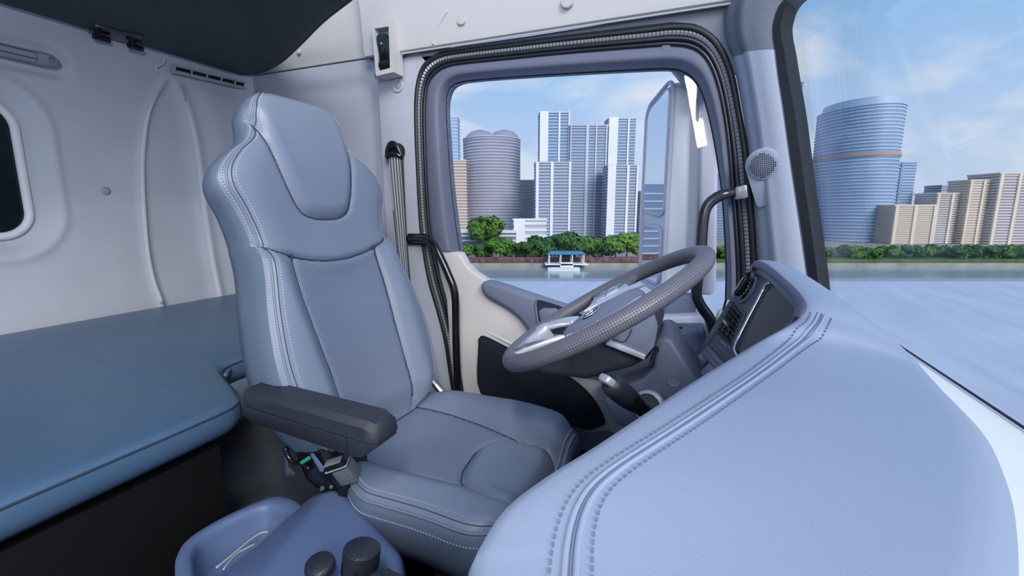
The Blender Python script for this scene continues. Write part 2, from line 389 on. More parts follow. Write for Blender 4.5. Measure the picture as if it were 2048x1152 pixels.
pl = thing('trim_3', 'grey grained windscreen pillar cover with two tones at the dashboard end', 'trim', (.2, 1.38, .85), kind='structure')
mk('upper_cover', loft(pillar_rows(0, 4)), 'pillar_dark', pl, 60)
mk('lower_cover', loft(pillar_rows(4, 11)), 'pillar', pl, 60)
# windscreen with gasket
GL = [(1640, -60), (1573, 0), (1555, 40), (1553, 70), (1557, 100), (1563, 150), (1574, 220), (1585, 300), (1597, 380), (1609, 460), (1621, 545), (1630, 610)]
GR = [(1665, -60), (1583, 0), (1563, 40), (1562, 70), (1568, 100), (1576, 150), (1590, 230), (1600, 305), (1612, 390), (1624, 470), (1636, 560), (1641, 605)]
w1 = thing('window_1', 'tall clear windscreen with black rubber edge in front of the dashboard', 'window', (.296, .4, .85), kind='structure')
A = spl([PY(a-6, b, 1.329) for a, b in GL], 5); B = spl([PY(a, b, 1.322) for a, b in GR], 5)
mk('gasket', loft([[a+Vector((.03, .03, 0)), a, b, b+Vector((.03, .03, 0))] for a, b in zip(A, B)]), 'rubber', w1, 60)
def ws(y, z): return Vector((.300-.2*(z-.85)-.02*max(0, (y-1.1))**1.5, y, z))
mk('pane', prism([ws(-.9, .845), ws(1.34, .845), ws(1.34, 1.62), ws(-.9, 1.62)], (.005, 0, 0)), 'glass', w1, 0)
mk('lower_seal', tube([(.300, y, .848) for y in ls(-.9, 1.34, 20)], .0016, 6), 'black', w1, 180)
# cowl shelf below the glass
cw = thing('trim_4', 'white painted shelf between dashboard pad and windscreen', 'trim', (.2, .3, .8), kind='structure')
mk('shelf', bev(prism([(-.05, -.6, .836), (.2985, -.6, .8465), (.2985, 1.30, .8465), (.20, 1.30, .836)], (0, 0, -.02)), .002), 'cowl_white', cw)
a = PZ(1995, 904, .8445); b = PZ(2060, 912, .8455)
mk('joint', tube([a, b, b+(b-a)*2], .0007, 5), 'mark', cw)
# floor
def flo(x, y):
    z = .0+.16*sm(.62, .42, y)
    z += .36*sm(-.86, -1.42, x)*sm(1.5, 1.0, abs(y-.95)+.6)
    z += .05*math.exp(-(((x+1.12)/.05)**2+((y-.83)/.12)**2))
    return Vector((x, y, z))
fl = mk('floor', grid(flo, ls(-1.8, .34, 110), ls(-.7, 1.44, 90)), 'vinyl_floor', smooth=180, recalc=False)
tag(fl, 'black grained vinyl cab floor rising behind the seat', 'floor', kind='structure')
# ================================================================== the door
dn = thing('door_1', 'cab door with grey window frame, beige lower panel and dark pocket', 'door', (-.4, 1.45, .25), kind='structure')
W_ = [(920, 503), (913, 460), (902, 370), (894, 260), (892, 215), (895, 190), (904, 173), (922, 164), (950, 160), (1010, 155), (1132, 147), (1290, 138.5), (1345, 138),
      (1372, 146), (1392, 163), (1405, 187), (1414, 215), (1425, 262), (1436, 325), (1445, 390), (1450, 465), (1453, 540), (1452, 600)]
Gs = [PY(a, b, 1.42) for a, b in G_[5:]]; Ws = [PY(a, b, 1.475) for a, b in W_]
Ga = spl(Gs, 5); Wa = spl(Ws, 5)
rows = []
for g, w in zip(Ga, Wa):
    w0 = Vector((w.x, 1.42, w.z)); wv = PY(1024, 0, 1.42)  # same point slid along its sight line to the trim plane
    k = (1.42-CAM.y)/(w.y-CAM.y); w0 = CAM+(w-CAM)*k
    r = [g+Vector((0, .02, 0)), g+Vector((0, .002, 0)), g.lerp(w0, .03)]
    for t, dy in ((.12, -.006), (.35, -.008), (.52, -.008), (.62, -.003), (.74, .008), (.85, .022), (.94, .038)):
        q = g.lerp(w0, t); kk = (1.42+dy)/1.42; r.append(CAM+(q-CAM)*kk)
    r.append(w); r.append(w+Vector((0, .03, 0))); rows.append(r)
fr = mk('window_frame', loft(rows), 'door_grey', dn, 60)
tr = bvh(fr)
for a, b, r in ((864, 155, .008), (862, 333, .007), (1332, 96, .0105)):
    p = onto(tr, [(a, b)], .0005)
    if p: mk('cap', lathe([(r*1.15, -.002), (r*1.15, .0006), (r, .0006), (r, -.0004), (r*.96, -.0004), (r*.96, .0012), (.0005, .0016)], p[0], (0, -1, 0), 20), 'door_grey', dn)
belt = [(920, 503), (930, 525), (945, 541), (968, 555), (1000, 567), (1060, 586), (1140, 612), (1230, 637), (1310, 650), (1410, 650), (1452, 625)]
bs = spl([PY(a, b, 1.455) for a, b in belt], 4)
# window pane
mk('pane', prism([p+Vector((0, .004, -.02 if i < 3 else 0)) for i, p in enumerate(Wa)]+[p+Vector((0, .024, -.01)) for p in reversed(bs)], (0, .004, 0)), 'glass', dn, 0)
gas = [p+Vector((0, -.002, 0)) for p in Wa]+list(reversed(bs[1:-1]))
mk('glass_edge', tube(gas, .0035, 6, closed=True), 'black', dn, 180)
# beige lower panel
low = [PY(a, b, 1.425) for a, b in [(868, 500), (918, 505), (929, 527), (944, 543), (967, 558), (1000, 570), (1060, 590), (1140, 616), (1230, 641), (1310, 655), (1420, 655), (1475, 610), (1478, 720), (1400, 860), (1300, 930), (1180, 888), (1040, 850), (930, 830)]]
low += [PY(a, b, 1.425) for a, b in G_[:5]]
mk('lower_panel', prism(low, (0, .05, 0), .010, 3, 40), 'beige', dn, 40)
mk('edge_strip', prism([PY(a, b, 1.405) for a, b in ((893, 600), (901, 600), (905, 650), (908, 720), (910, 800), (901, 800), (899, 720), (897, 650))], (0, .03, 0), .003), 'beige', dn)
# crease ledge above the pocket
lg = spl([PY(a, b, 1.431) for a, b in ((930, 640), (948, 650), (985, 668), (1030, 690), (1090, 715))], 6)
mk('ledge', tube(lg, [.001+.009*math.sin(math.pi*min(1, i/(len(lg)-1)*.5+.02)) for i in range(len(lg))], 8), 'beige', dn, 180)
# dark map pocket
pk = spl([PY(a, b, 1.418) for a, b in ((958, 690), (960, 676), (968, 673), (1000, 688), (1060, 719), (1120, 745), (1160, 770), (1190, 803), (1208, 838), (1207, 848), (1190, 856), (1172, 859), (1120, 842), (1040, 812), (962, 785))], 4, True)
mk('map_pocket', prism(pk, (0, .02, 0), .004, 2, 40), 'pocket_dark', dn, 40)
mk('pocket_piping', tube([p+Vector((0, -.001, 0)) for p in pk], .0018, 6, closed=True), 'black', dn, 180)
kp = spl([PY(a, b, 1.42) for a, b in ((1105, 838), (1140, 852), (1175, 866), (1215, 862), (1232, 880), (1190, 905), (1110, 880))], 3, True)
mk('kick_plate', prism(kp, (0, .02, 0), .004), 'door_grey', dn)
# grey armrest with pull recess
ar = spl([PY(a, b, 1.39) for a, b in ((960, 578), (963, 566), (975, 563), (1010, 573), (1060, 590), (1140, 616), (1230, 640), (1310, 655), (1330, 690), (1260, 760), (1120, 740), (1075, 700), (1054, 662), (1035, 636), (1008, 615), (974, 596))], 3, True)
am = mk('armrest', prism(ar, (0, .06, 0), .016, 3, 40), 'arm_grey', dn, 40)
tr = bvh(am)
rc = spl([PY(a, b, 1.387) for a, b in ((1072, 603), (1085, 600), (1150, 622), (1180, 640), (1160, 670), (1095, 668), (1078, 650), (1073, 625))], 3, True)
mk('pull_recess', tube(rc, .0035, 6, closed=True), 'arm_grey', dn, 180)
mk('recess_floor', prism(rc, (0, .012, 0)), 'door_dark', dn)
mk('switch_block', prism([PY(a, b, 1.382) for a, b in ((1077, 622), (1086, 616), (1112, 617), (1120, 630), (1105, 650), (1080, 645))], (0, .03, 0), .004), 'arm_grey', dn)
# front box of the door with lever
fb = [PY(a, b, 1.31) for a, b in ((1290, 662), (1411, 662), (1411, 730), (1380, 800), (1300, 800))]
mk('front_box', prism(fb, (0, .11, 0), .010, 3), 'arm_grey', dn)
tp = prism([PY(1318, 655, 1.335), PY(1352, 654, 1.335), PY(1360, 650, 1.345), PY(1358, 646, 1.36), PY(1318, 648, 1.36)], (0, 0, .004), .0015)
c0 = sum((PY(a, b, 1.31) for a, b in ((1290, 662), (1411, 662))), Vector())/2
lev = spl([(c0.x+u, 1.335+v, c0.z+.002) for u, v in ((-.055, 0), (.005, 0), (.018, .012), (.005, .024), (-.055, .024))], 4, True)
lv = mk('release_lever', prism(lev, (0, 0, .006), .002), 'door_grey', dn)
mk('shadow_gap', tube([p+Vector((0, -.001, .001)) for p in lev], .0022, 6, closed=True), 'black', lv, 180)
mk('front_edge', prism([PY(a, b, 1.34) for a, b in ((1411, 640), (1424, 636), (1421, 700), (1405, 740), (1405, 690))], (0, .05, 0), .003), 'beige', dn)
mk('corner_tab', prism([PY(a, b, 1.33) for a, b in ((1436, 626), (1446, 622), (1440, 652), (1428, 662))], (0, .04, 0), .002), 'beige', dn)
# door seal (several rubber lips round the opening)
sl = thing('door_seal', 'black rubber door seal with ribbed bright strip round the door opening', 'seal', (-.9, 1.41, .3))
Os = spl([PY(a, b, 1.405) for a, b in O_], 6); Gg = spl([PY(a, b, 1.415) for a, b in G_], 6)
def lip(f): return [a.lerp(b, f) for a, b in zip(Os, Gg)]
wd = [(a-b).length for a, b in zip(Os, Gg)]
mk('backing', loft([[a+Vector((0, .012, 0)), a.lerp(b, .5)+Vector((0, .010, 0)), b+Vector((0, .012, 0))] for a, b in zip(Os, Gg)]), 'rubber', sl, 180)
mk('outer_lip', tube(lip(.12), [w*.20 for w in wd], 10), 'rubber', sl, 180)
mk('inner_lip', tube(lip(.66), [w*.14 for w in wd], 10), 'rubber_gloss', sl, 180)
mk('frame_lip', tube(lip(.92), [w*.11 for w in wd], 10), 'rubber_gloss', sl, 180)
# ribbed strip: one ridge per rib along the path
P = lip(.40); rows = []; acc = 0; tot = sum((b-a).length for a, b in zip(P, P[1:]))
nrib = 520; res = []; k = 0; step = tot/nrib; acc = 0; seg = 0
for i in range(nrib):
    d = i*step
    while seg < len(P)-2 and acc+(P[seg+1]-P[seg]).length < d: acc += (P[seg+1]-P[seg]).length; seg += 1
    f = (d-acc)/max(1e-6, (P[seg+1]-P[seg]).length); res.append((P[seg].lerp(P[seg+1], f), wd[min(seg, len(wd)-1)]))
mk('ribbed_strip', tube([p for p, w in res], [w*(.185 if i % 2 else .135) for i, (p, w) in enumerate(res)], 8), 'ribbed', sl, 20)
# ================================================================== driver's seat
YC = .872
BP0 = Vector((-.69, YC, .577)); BV = Vector((-.305, 0, .952)).normalized(); BN = Vector((.952, 0, .305)).normalized()
WT = smtab([(-.06, .15), (-.03, .195), (.03, .232), (.10, .252), (.18, .256), (.28, .240), (.37, .217), (.44, .210), (.50, .225), (.55, .246), (.585, .240), (.62, .208), (.655, .160), (.69, .139), (.72, .134), (.745, .121), (.765, .098), (.780, .066), (.789, .034), (.792, .015)], 8)
def pl2(l): return [(p.y-YC, (p-BP0).dot(BV)) for p in (on(a, b, BP0, BN) for a, b in l)]
def segd(u, v, poly):
    m = 9
    for (a, b), (c, d) in zip(poly, poly[1:]):
        dx, dy = c-a, d-b; t = max(0, min(1, ((u-a)*dx+(v-b)*dy)/(dx*dx+dy*dy+1e-12))); q = math.hypot(u-a-t*dx, v-b-t*dy)
        if q < m: m = q
    return m
def sp2(l, n=6, closed=False): return [(p.x, p.y) for p in spl([(a, b, 0) for a, b in l], n, closed)]
S_HEAD = sp2([(-.135, .70), (-.128, .655), (-.112, .585), (-.092, .525), (-.072, .494), (-.04, .481), (0, .478), (.04, .481), (.072, .494), (.092, .525), (.112, .585), (.128, .655), (.135, .70)])
S_ARC = sp2([(-.235, .452), (-.185, .415), (-.12, .392), (-.05, .380), (0, .377), (.05, .380), (.12, .392), (.185, .415), (.235, .452)])
S_PL = sp2([(-.138, .402), (-.140, .30), (-.134, .20), (-.128, .10), (-.126, -.05)]); S_PR = [(-a, b) for a, b in S_PL]
def inside_head(u, v): 
    return v > interp(sorted([(a, b) for a, b in S_HEAD[:len(S_HEAD)//2+1]], key=lambda q: q[0]), -abs(u)) if abs(u) < .134 else False
def arc_v(u): return interp(S_ARC, u)
def perf_u(v): return -interp(sorted([(b, a) for a, b in S_PL]), v)
def bfront(s, v):                              # height of the padding over the back plane
    w = interp(WT, v); u = s*w; d = 0
    arc = arc_v(u); low = sm(arc+.02, arc-.04, v)
    pu = perf_u(v)
    d += low*(.034*sm(pu-.012, pu+.055, abs(u))-.014*math.cos(min(1, abs(u)/pu)*math.pi/2)*sm(.41, .30, v))
    d += (1-low)*(.012*sm(.06, .2, abs(u))+.020*sm(.42, .62, v))
    hu = sm(.70, .50, v)
    if v > .47:
        ins = inside_head(u, v); q = segd(u, v, S_HEAD)
        if ins: d += .010*sm(0, .03, q)
    for poly in (S_ARC,) + ((S_HEAD,) if v > .44 else ()) + ((S_PL, S_PR) if v < arc else ()):
        q = segd(u, v, poly); d -= .0075*math.exp(-(q/.0055)**2)
    d -= .030*abs(s)**9*min(1, w/.12)          # rolls over at the edge
    d -= .05*sm(.74, .795, v)**2
    d -= .02*sm(.02, -.06, v)
    return u, d
NS = 88; NV = 170
vv = ls(-.06, .791, NV); ss = [math.sin(math.pi/2*(-1+2*i/(NS-1)))*.35+(-1+2*i/(NS-1))*.65 for i in range(NS)]
def BPt(u, v, d): return BP0+Vector((0, u, 0))+BV*v+BN*d
G2 = []
for v in vv:
    G2.append([bfront(s, v) for s in ss])
seat = thing('driver_seat', 'blue-grey leather truck driver seat with perforated centre and black armrest', 'seat', (-.55, YC, .0))
regs = {'head_pad': [], 'upper_shell': [], 'perforated_back_panel': [], 'back_bolster_near': [], 'back_bolster_far': []}
for i in range(NV-1):
    for j in range(NS-1):
        u = sum(G2[a][b][0] for a in (i, i+1) for b in (j, j+1))/4; v = (vv[i]+vv[i+1])/2
        if v > .45 and inside_head(u, v): k = 'head_pad'
        elif v > arc_v(u): k = 'upper_shell'
        elif abs(u) < perf_u(v): k = 'perforated_back_panel'
        else: k = 'back_bolster_near' if u < 0 else 'back_bolster_far'
        regs[k].append((i, j))
BACK = []
for k, fs in regs.items():
    idx = {}; V = []; F = []; UV = []
    for i, j in fs:
        q = []
        for a, b in ((i, j), (i, j+1), (i+1, j+1), (i+1, j)):
            if (a, b) not in idx:
                idx[(a, b)] = len(V); u, d = G2[a][b]; V.append(BPt(u, vv[a], d)); UV.append((u, vv[a]))
            q.append(idx[(a, b)])
        F.append(q)
    BACK.append(mk(k.replace('_near', '').replace('_far', ''), (V, F), 'seat_perf' if 'perf' in k else 'seat_leather', seat, 180, False, UV))
def seamline(pl):
    R = []
    for u, v in pl:
        w = interp(WT, v)
        if abs(u) > w*.985 or v < -.05: continue
        R.append(BPt(u, v, bfront(u/w, v)[1]+.0012))
    return R
for pl_ in (S_HEAD, S_ARC, S_PL, S_PR): mk('seam_line', tube(seamline(pl_), .0020, 6), 'seam', seat, 180)
# sides and rear of the backrest
rows = []
for i, v in enumerate(vv):
    r = []; th = .112*min(1, .45+.55*sm(.80, .72, v))*(.62+.38*sm(.58, .40, v))
    u0, d0 = G2[i][0]; u1, d1 = G2[i][-1]
    for t, q in ((0, 0), (.10, .006), (.3, .006), (.6, .002), (.9, -.008), (1, -.03)): r.append(BPt(u0-q*min(1, abs(u0)/.1), v, d0-(d0+th)*t))
    for t in (.3, .5, .7): r.append(BPt(u0+(u1-u0)*t, v, -th-.01))
    for t, q in ((1, -.03), (.9, -.008), (.6, .002), (.3, .006), (.10, .006), (0, 0)): r.append(BPt(u1+q*min(1, abs(u1)/.1), v, d1-(d1+th)*t))
    rows.append(r)
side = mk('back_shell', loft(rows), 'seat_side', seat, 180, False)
topc = [BPt(G2[-1][j][0], vv[-1], G2[-1][j][1]) for j in range(0, NS, 8)]+[rows[-1][-1-t] for t in range(15)]
mk('top_seam', (topc, [list(range(len(topc)))]), 'seat_side', seat)
# twin rows of stitches and the fold between them, on the near front edge
def stitches(name, path, par, gap=.006, ln=.0036, r=.0009, m='thread'):
    P = path; acc = 0; nxt = 0; vf = []
    for a, b in zip(P, P[1:]):
        L_ = (b-a).length
        if L_ < 1e-6: continue
        t = (b-a)/L_
        while nxt < acc+L_:
            p = a+t*(nxt-acc); vf.append(box(p, (ln, r*2, r*2), t.to_track_quat('X', 'Z').to_matrix())); nxt += gap
        acc += L_
    o = mk(name, join(*vf), m, par, 0); o['kind'] = 'stuff'; return o
def edge(s, v, lift=.0015):
    w = interp(WT, v); u, d = bfront(s, v); return BPt(u, v, d+lift)
ev = ls(-.03, .775, 150)
for sg in (-1, 1):
    mk('edge_fold', tube([edge(sg*.955, v, -.0012) for v in ev], .0032, 6), 'seat_leather', seat, 180)
    mk('edge_groove', tube([edge(sg*.925, v, -.0005) for v in ev], .0012, 5), 'seam', seat, 180)
    stitches('stitch_row', [edge(sg*.895, v, .0003) for v in ev], seat)
    stitches('stitch_row', [edge(sg*.983, v, .002) for v in ev], seat)
# ------------------------------------------------------------------ cushion
CX0, CX1, CYc, CW = -.76, -.255, .885, .262
def cw_(x, s=1): return CW-(.115*sm(-.54, -.74, x) if s < 0 else .03*sm(-.62, -.76, x))-.010*sm(-.38, -.25, x)
NOSE = sp2([(-.438, .83), (-.440, .885), (-.405, .938), (-.34, .955), (-.285, .95), (-.262, .90), (-.258, .835), (-.262, .77), (-.285, .715), (-.345, .715), (-.405, .745), (-.430, .785)], 5, True); NOSE.append(NOSE[0])
C_N = sp2([(-.78, .752), (-.70, .748), (-.60, .742), (-.50, .738), (-.43, .738), (-.395, .742)]); C_F = sp2([(-.78, 1.015), (-.70, 1.03), (-.60, 1.025), (-.50, 1.0), (-.43, .975), (-.36, .955)])
def inpoly(x, y, P):
    c = False
    for (a, b), (d, e) in zip(P, P[1:]):
        if (b > y) != (e > y) and x < (d-a)*(y-b)/(e-b)+a: c = not c
    return c
def ctop(s, x):
    w = cw_(x, s); y = CYc+s*w; z = .508
    nn = interp(C_N, x); ff = interp(C_F, x)
    side_ = sm(nn+.015, nn-.06, y)+sm(ff-.015, ff+.06, y)
    z += .034*side_*sm(-.80, -.62, x)
    z -= .016*math.exp(-(((x+.60)/.12)**2+((y-.885)/.12)**2))
    q = segd(x, y, NOSE); ins = inpoly(x, y, NOSE)
    z += (.016*sm(0, .03, q) if ins else 0)
    for poly in (C_N, C_F):
        if not ins: z -= .007*math.exp(-(segd(x, y, poly)/.006)**2)*sm(-.20, -.36, x)
    z -= .008*math.exp(-(q/.006)**2)
    z -= .045*sm(-.32, -.245, x)**2+.012*sm(-.45, -.28, x)
    z -= .032*abs(s)**10
    return Vector((x, y, z))
NX = 120; NY = 96; xs_ = ls(CX0, CX1, NX); sy = [math.sin(math.pi/2*(-1+2*i/(NY-1)))*.4+(-1+2*i/(NY-1))*.6 for i in range(NY)]
# round the plan corners at the front
def cpt(s, x):
    p = ctop(s, x); k = sm(-.36, -.255, x); p.y = CYc+(p.y-CYc)*(1-.16*k**2*abs(s)**3); return p
G3 = [[cpt(s, x) for s in sy] for x in xs_]
regs = {'cushion_insert': [], 'cushion_bolster_near': [], 'cushion_bolster_far': [], 'thigh_pad': []}
for i in range(NX-1):
    for j in range(NY-1):
        c = (G3[i][j]+G3[i+1][j+1])/2
        k = 'thigh_pad' if inpoly(c.x, c.y, NOSE) else ('cushion_bolster_near' if c.y < interp(C_N, c.x) or (c.x > -.395 and c.y < .84) else ('cushion_bolster_far' if c.y > interp(C_F, c.x) or c.x > -.395 else 'cushion_insert'))
        regs[k].append((i, j))
for k, fs in regs.items():
    idx = {}; V = []; F = []; UV = []
    for i, j in fs:
        q = []
        for a, b in ((i, j), (i, j+1), (i+1, j+1), (i+1, j)):
            if (a, b) not in idx: idx[(a, b)] = len(V); V.append(G3[a][b]); UV.append((G3[a][b].x, G3[a][b].y))
            q.append(idx[(a, b)])
        F.append(q)
    mk(k.replace('_near', '').replace('_far', ''), (V, F), 'seat_perf' if 'insert' in k else 'seat_leather', seat, 180, False, UV)
def cz(x, y):
    for _ in range(1):
        w = cw_(x, y-CYc); k = sm(-.36, -.255, x); s = (y-CYc)/w
    p = cpt(max(-.99, min(.99, s)), x); return Vector((x, p.y, p.z+.001))
for pl_ in (C_N, C_F, NOSE): mk('seam_line', tube([cz(x, y) for x, y in pl_ if -.755 < x < -.262], .0018, 6), 'seam', seat, 180)
ring = [G3[i][0] for i in range(NX)]+[G3[-1][j] for j in range(1, NY)]+[G3[i][-1] for i in range(NX-2, -1, -1)]
cc = Vector((-.5, CYc, .4)); rows = []
for dz, o in ((0, 0), (.008, .007), (.03, .010), (.07, .004), (.105, -.012), (.12, -.03)):
    r = []
    for p in ring:
        d = Vector((p.x-cc.x, p.y-cc.y, 0)).normalized(); zt = p.z; r.append(p+d*o+Vector((0, 0, -dz*(1 if o >= 0 else 1))))
    rows.append(r)
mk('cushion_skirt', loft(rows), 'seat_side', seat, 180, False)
mk('cushion_piping', tube([p+Vector((0, 0, .0005)) for p in ring], .0032, 6), 'seat_leather', seat, 180)
def inset(p, f): return cpt_near(p, f)
def rim_path(f, lift=.0012):
    R = []
    for i in range(2, NX): R.append(cpt(-1*f, xs_[i])+Vector((0, 0, lift)))
    xe = CX1-.004-(1-f)*.10
    R = [p for p in R if p.x < xe]
    for s in ls(-f, f, 90): R.append(cpt(s, xe)+Vector((0, 0, lift)))
    return R
stitches('stitch_row', rim_path(.935), seat); mk('seam_groove', tube(rim_path(.962, -.0004), .0011, 5), 'seam', seat, 180)
stitches('stitch_row', [p+Vector((0, -.010, -.020)) for p in ring[3:NX-6]], seat)
# pan, suspension and valance below
mk('seat_pan', rbox((-.50, CYc, .385), (.44, .44, .05), .012), 'black', seat)
mk('suspension_base', bev(prism([(-.72, .70, .01), (-.34, .70, .01), (-.36, .72, .37), (-.68, .72, .37)], (0, .34, 0)), .01), 'black', seat)
mk('valance', bev(prism([PY(a, b, .652) for a, b in ((862, 1092), (950, 1118), (960, 1190), (868, 1180))], (0, .05, 0)), .006), 'arm_shell', seat)
mk('rear_side_trim', prism([PY(a, b, .69) for a, b in ((640, 860), (700, 905), (712, 985), (690, 960), (650, 930))], (0, .05, 0), .006), 'arm_shell', seat)
# armrest: grained top, smooth shell, hinge
A0 = Vector((-.790, .602, .706)); A1 = Vector((-.470, .600, .688)); ax = (A1-A0).normalized(); ay = Vector((0, 1, 0)); az = ax.cross(ay)*-1 if ax.cross(ay).z < 0 else ax.cross(ay)
def sect(t, hw, zt, zb, ch):
    c = A0.lerp(A1, t); return [c+ay*(-hw)+az*zb, c+ay*(-hw)+az*(zt-ch), c+ay*(-hw+ch)+az*zt, c+ay*(hw-ch)+az*zt, c+ay*hw+az*(zt-ch), c+ay*hw+az*zb]
topv = loft([sect(t, hw, zt, -.020, ch) for t, hw, zt, ch in ((0, .026, .006, .008), (.03, .032, .012, .010), (.5, .034, .013, .010), (.92, .035, .014, .010), (.97, .033, .010, .012), (1, .026, -.004, .010))], cu=True, cap=True)
arm = mk('armrest', topv, 'arm_black', seat, 40)
def sect2(t, hw, zt, zb): 
    c = A0.lerp(A1, t); return [c+ay*(-hw*.9)+az*zb, c+ay*(-hw)+az*zt, c+ay*hw+az*zt, c+ay*(hw*.9)+az*zb]
mk('armrest_shell', bev(loft([sect2(t, .0335, -.0215, zb) for t, zb in ((.01, -.046), (.06, -.054), (.5, -.058), (.80, -.060))], cu=True, cap=True), .006), 'arm_shell', arm, 40)
mk('armrest_nose', bev(loft([sect2(t, hw, -.0215, zb) for t, zb, hw in ((.805, -.061, .0335), (.90, -.054, .033), (1.0, -.026, .026))], cu=True, cap=True), .006), 'arm_black', arm, 40)
mk('armrest_hinge', rbox((-.745, .645, .675), (.06, .08, .05), .012), 'black', arm)
# seat belt stalk with buckle
bk = thing('belt_buckle', 'grey topped seat belt buckle wrapped in clear film beside the seat cushion', 'buckle', (-.66, .64, .42))
bc = PY(676, 928, .640); R = Matrix.Rotation(math.radians(24), 3, 'Z') @ Matrix.Rotation(math.radians(14), 3, 'X') @ Matrix.Rotation(math.radians(-22), 3, 'Y')
mk('body', rbox(bc+R @ Vector((0, 0, -.020)), (.046, .030, .052), .005, R), 'black_gloss', bk)
mk('rim', rbox(bc+R @ Vector((0, 0, -.0005)), (.0475, .0315, .004), .0015, R), 'wrap', bk)
mk('top_plate', rbox(bc+R @ Vector((0, 0, .007)), (.043, .027, .009), .003, R), 'black_gloss', bk)
mk('release_button', rbox(bc+R @ Vector((-.003, -.003, .0115)), (.036, .018, .003), .001, R), 'buckle_top', bk)
mk('slot', rbox(bc+R @ Vector((.004, .008, .0122)), (.022, .007, .0025), .001, R), 'black', bk)
mk('film', rbox(bc+R @ Vector((.006, 0, -.024)), (.037, .0325, .040), .004, R), 'film', bk)
mk('stalk', tube([bc+R @ Vector((0, 0, -.04)), bc+Vector((-.01, .01, -.09)), bc+Vector((-.02, .02, -.16))], .011, 8), 'black', bk)
# adjuster hardware between seat and floor
ad = thing('seat_adjuster', 'black seat adjuster hardware with teal clip under the armrest', 'adjuster', (-.7, .66, .3))
p = PY(612, 926, .66)
mk('bracket', bev(prism([PY(a, b, .655) for a, b in ((588, 905), (640, 900), (668, 960), (700, 985), (660, 1000), (610, 960))], (0, .04, 0)), .006), 'black_gloss', ad)
mk('clip', tube([PY(604, 925, .63), PY(618, 916, .63)], .004, 8), 'teal', ad)
mk('lever_plate', prism([PY(a, b, .632) for a, b in ((619, 908), (624, 907), (647, 938), (645, 945), (639, 943))], (0, .004, 0), .001), 'console', ad)
mk('hose', tube(spl([PY(570, 895, .65), PY(578, 915, .65), PY(590, 926, .65), PY(602, 926, .65), PY(620, 938, .65)], 5), .005, 8), 'black_gloss', ad, 180)
mk('flap', prism([PY(a, b, .66) for a, b in ((564, 888), (571, 893), (576, 935), (590, 952), (566, 963), (562, 930))], (0, .006, 0), .001), 'console_dark', ad)
mk('mesh_patch', prism([PY(a, b, .657) for a, b in ((570, 908), (576, 935), (590, 948), (570, 953))], (0, .003, 0), .0005), 'webbing_dark', ad)
mk('bolt', lathe([(.005, 0), (.005, .004), (.001, .005)], PY(646, 976, .65), (0, -1, .3), 10), 'metal', ad)
mk('bolt', lathe([(.004, 0), (.004, .004), (.001, .005)], PY(664, 973, .65), (0, -1, .3), 10), 'metal', ad)
# recliner tube on the far side
rt = thing('belt_tensioner', 'silver belt tensioner rod between seat back and door', 'tensioner', PY(880, 790, 1.2))
mk('rod', tube([PY(857, 752, 1.2), PY(885, 785, 1.2)], .012, 10), 'metal', rt); mk('cap', tube([PY(852, 745, 1.2), PY(862, 757, 1.2)], .016, 10), 'black', rt)
# ================================================================== seat belt on the pillar
sb = thing('seat_belt', 'grey striped seat belt hanging from black pillar loop beside the door', 'seat belt', PY(800, 540, 1.38))
c = PY(793, 302, 1.39)
mk('anchor_plate', lathe([(.030, 0), (.030, .012), (.024, .020), (.001, .022)], c+Vector((0, .008, -.002)), (0, -1, 0), 22), 'black', sb, 40)
mk('loop', tube(spl([c+Vector(v) for v in ((-.028, -.016, -.022), (-.022, -.020, .004), (-.008, -.022, .022), (.008, -.022, .022), (.022, -.020, .004), (.030, -.016, -.022), (.014, -.024, -.014), (-.012, -.024, -.014))], 5, True), .0085, 8, closed=True), 'black_gloss', sb, 180)
mk('bolt', lathe([(.012, 0), (.012, .010), (.008, .014), (.001, .015)], c+Vector((0, -.014, .016)), (0, -1, .1), 14), 'black_gloss', sb)
def strap(name, L_, R_, y, m, par, th=.0018):
    A = spl([PY(a, b, y) for a, b in L_], 6); B = spl([PY(a, b, y) for a, b in R_], 6)
    return mk(name, loft([[a, b, b+Vector((0, th, 0)), a+Vector((0, th, 0))] for a, b in zip(A, B)], cu=True, cap=True), m, par, 30)
web = strap('webbing', [(778, 314), (782, 360), (789, 430), (797, 510), (808, 600)], [(800, 314), (803, 360), (808, 430), (813, 510), (820, 600)], 1.372, 'webbing', sb)
for f in (.10, .36, .62, .88):
    Lp = [(778, 314), (782, 360), (789, 430), (797, 510), (808, 600)]; Rp = [(800, 314), (803, 360), (808, 430), (813, 510), (820, 600)]
    q = [(a+(c_-a)*(f-.045), b) for (a, b), (c_, d) in zip(Lp, Rp)]; q2 = [(a+(c_-a)*(f+.045), b) for (a, b), (c_, d) in zip(Lp, Rp)]
    strap('stripe', q, q2, 1.3712, 'webbing_dark', web, .0009)
strap('return_webbing', [(795, 316), (800, 360), (806, 430), (811, 510), (816, 600)], [(806, 316), (808, 360), (811, 430), (816, 510), (824, 600)], 1.382, 'webbing_dark', sb)
strap('loose_end', [(786, 420), (791, 470), (796, 520)], [(792, 420), (800, 470), (806, 520)], 1.380, 'black', sb)
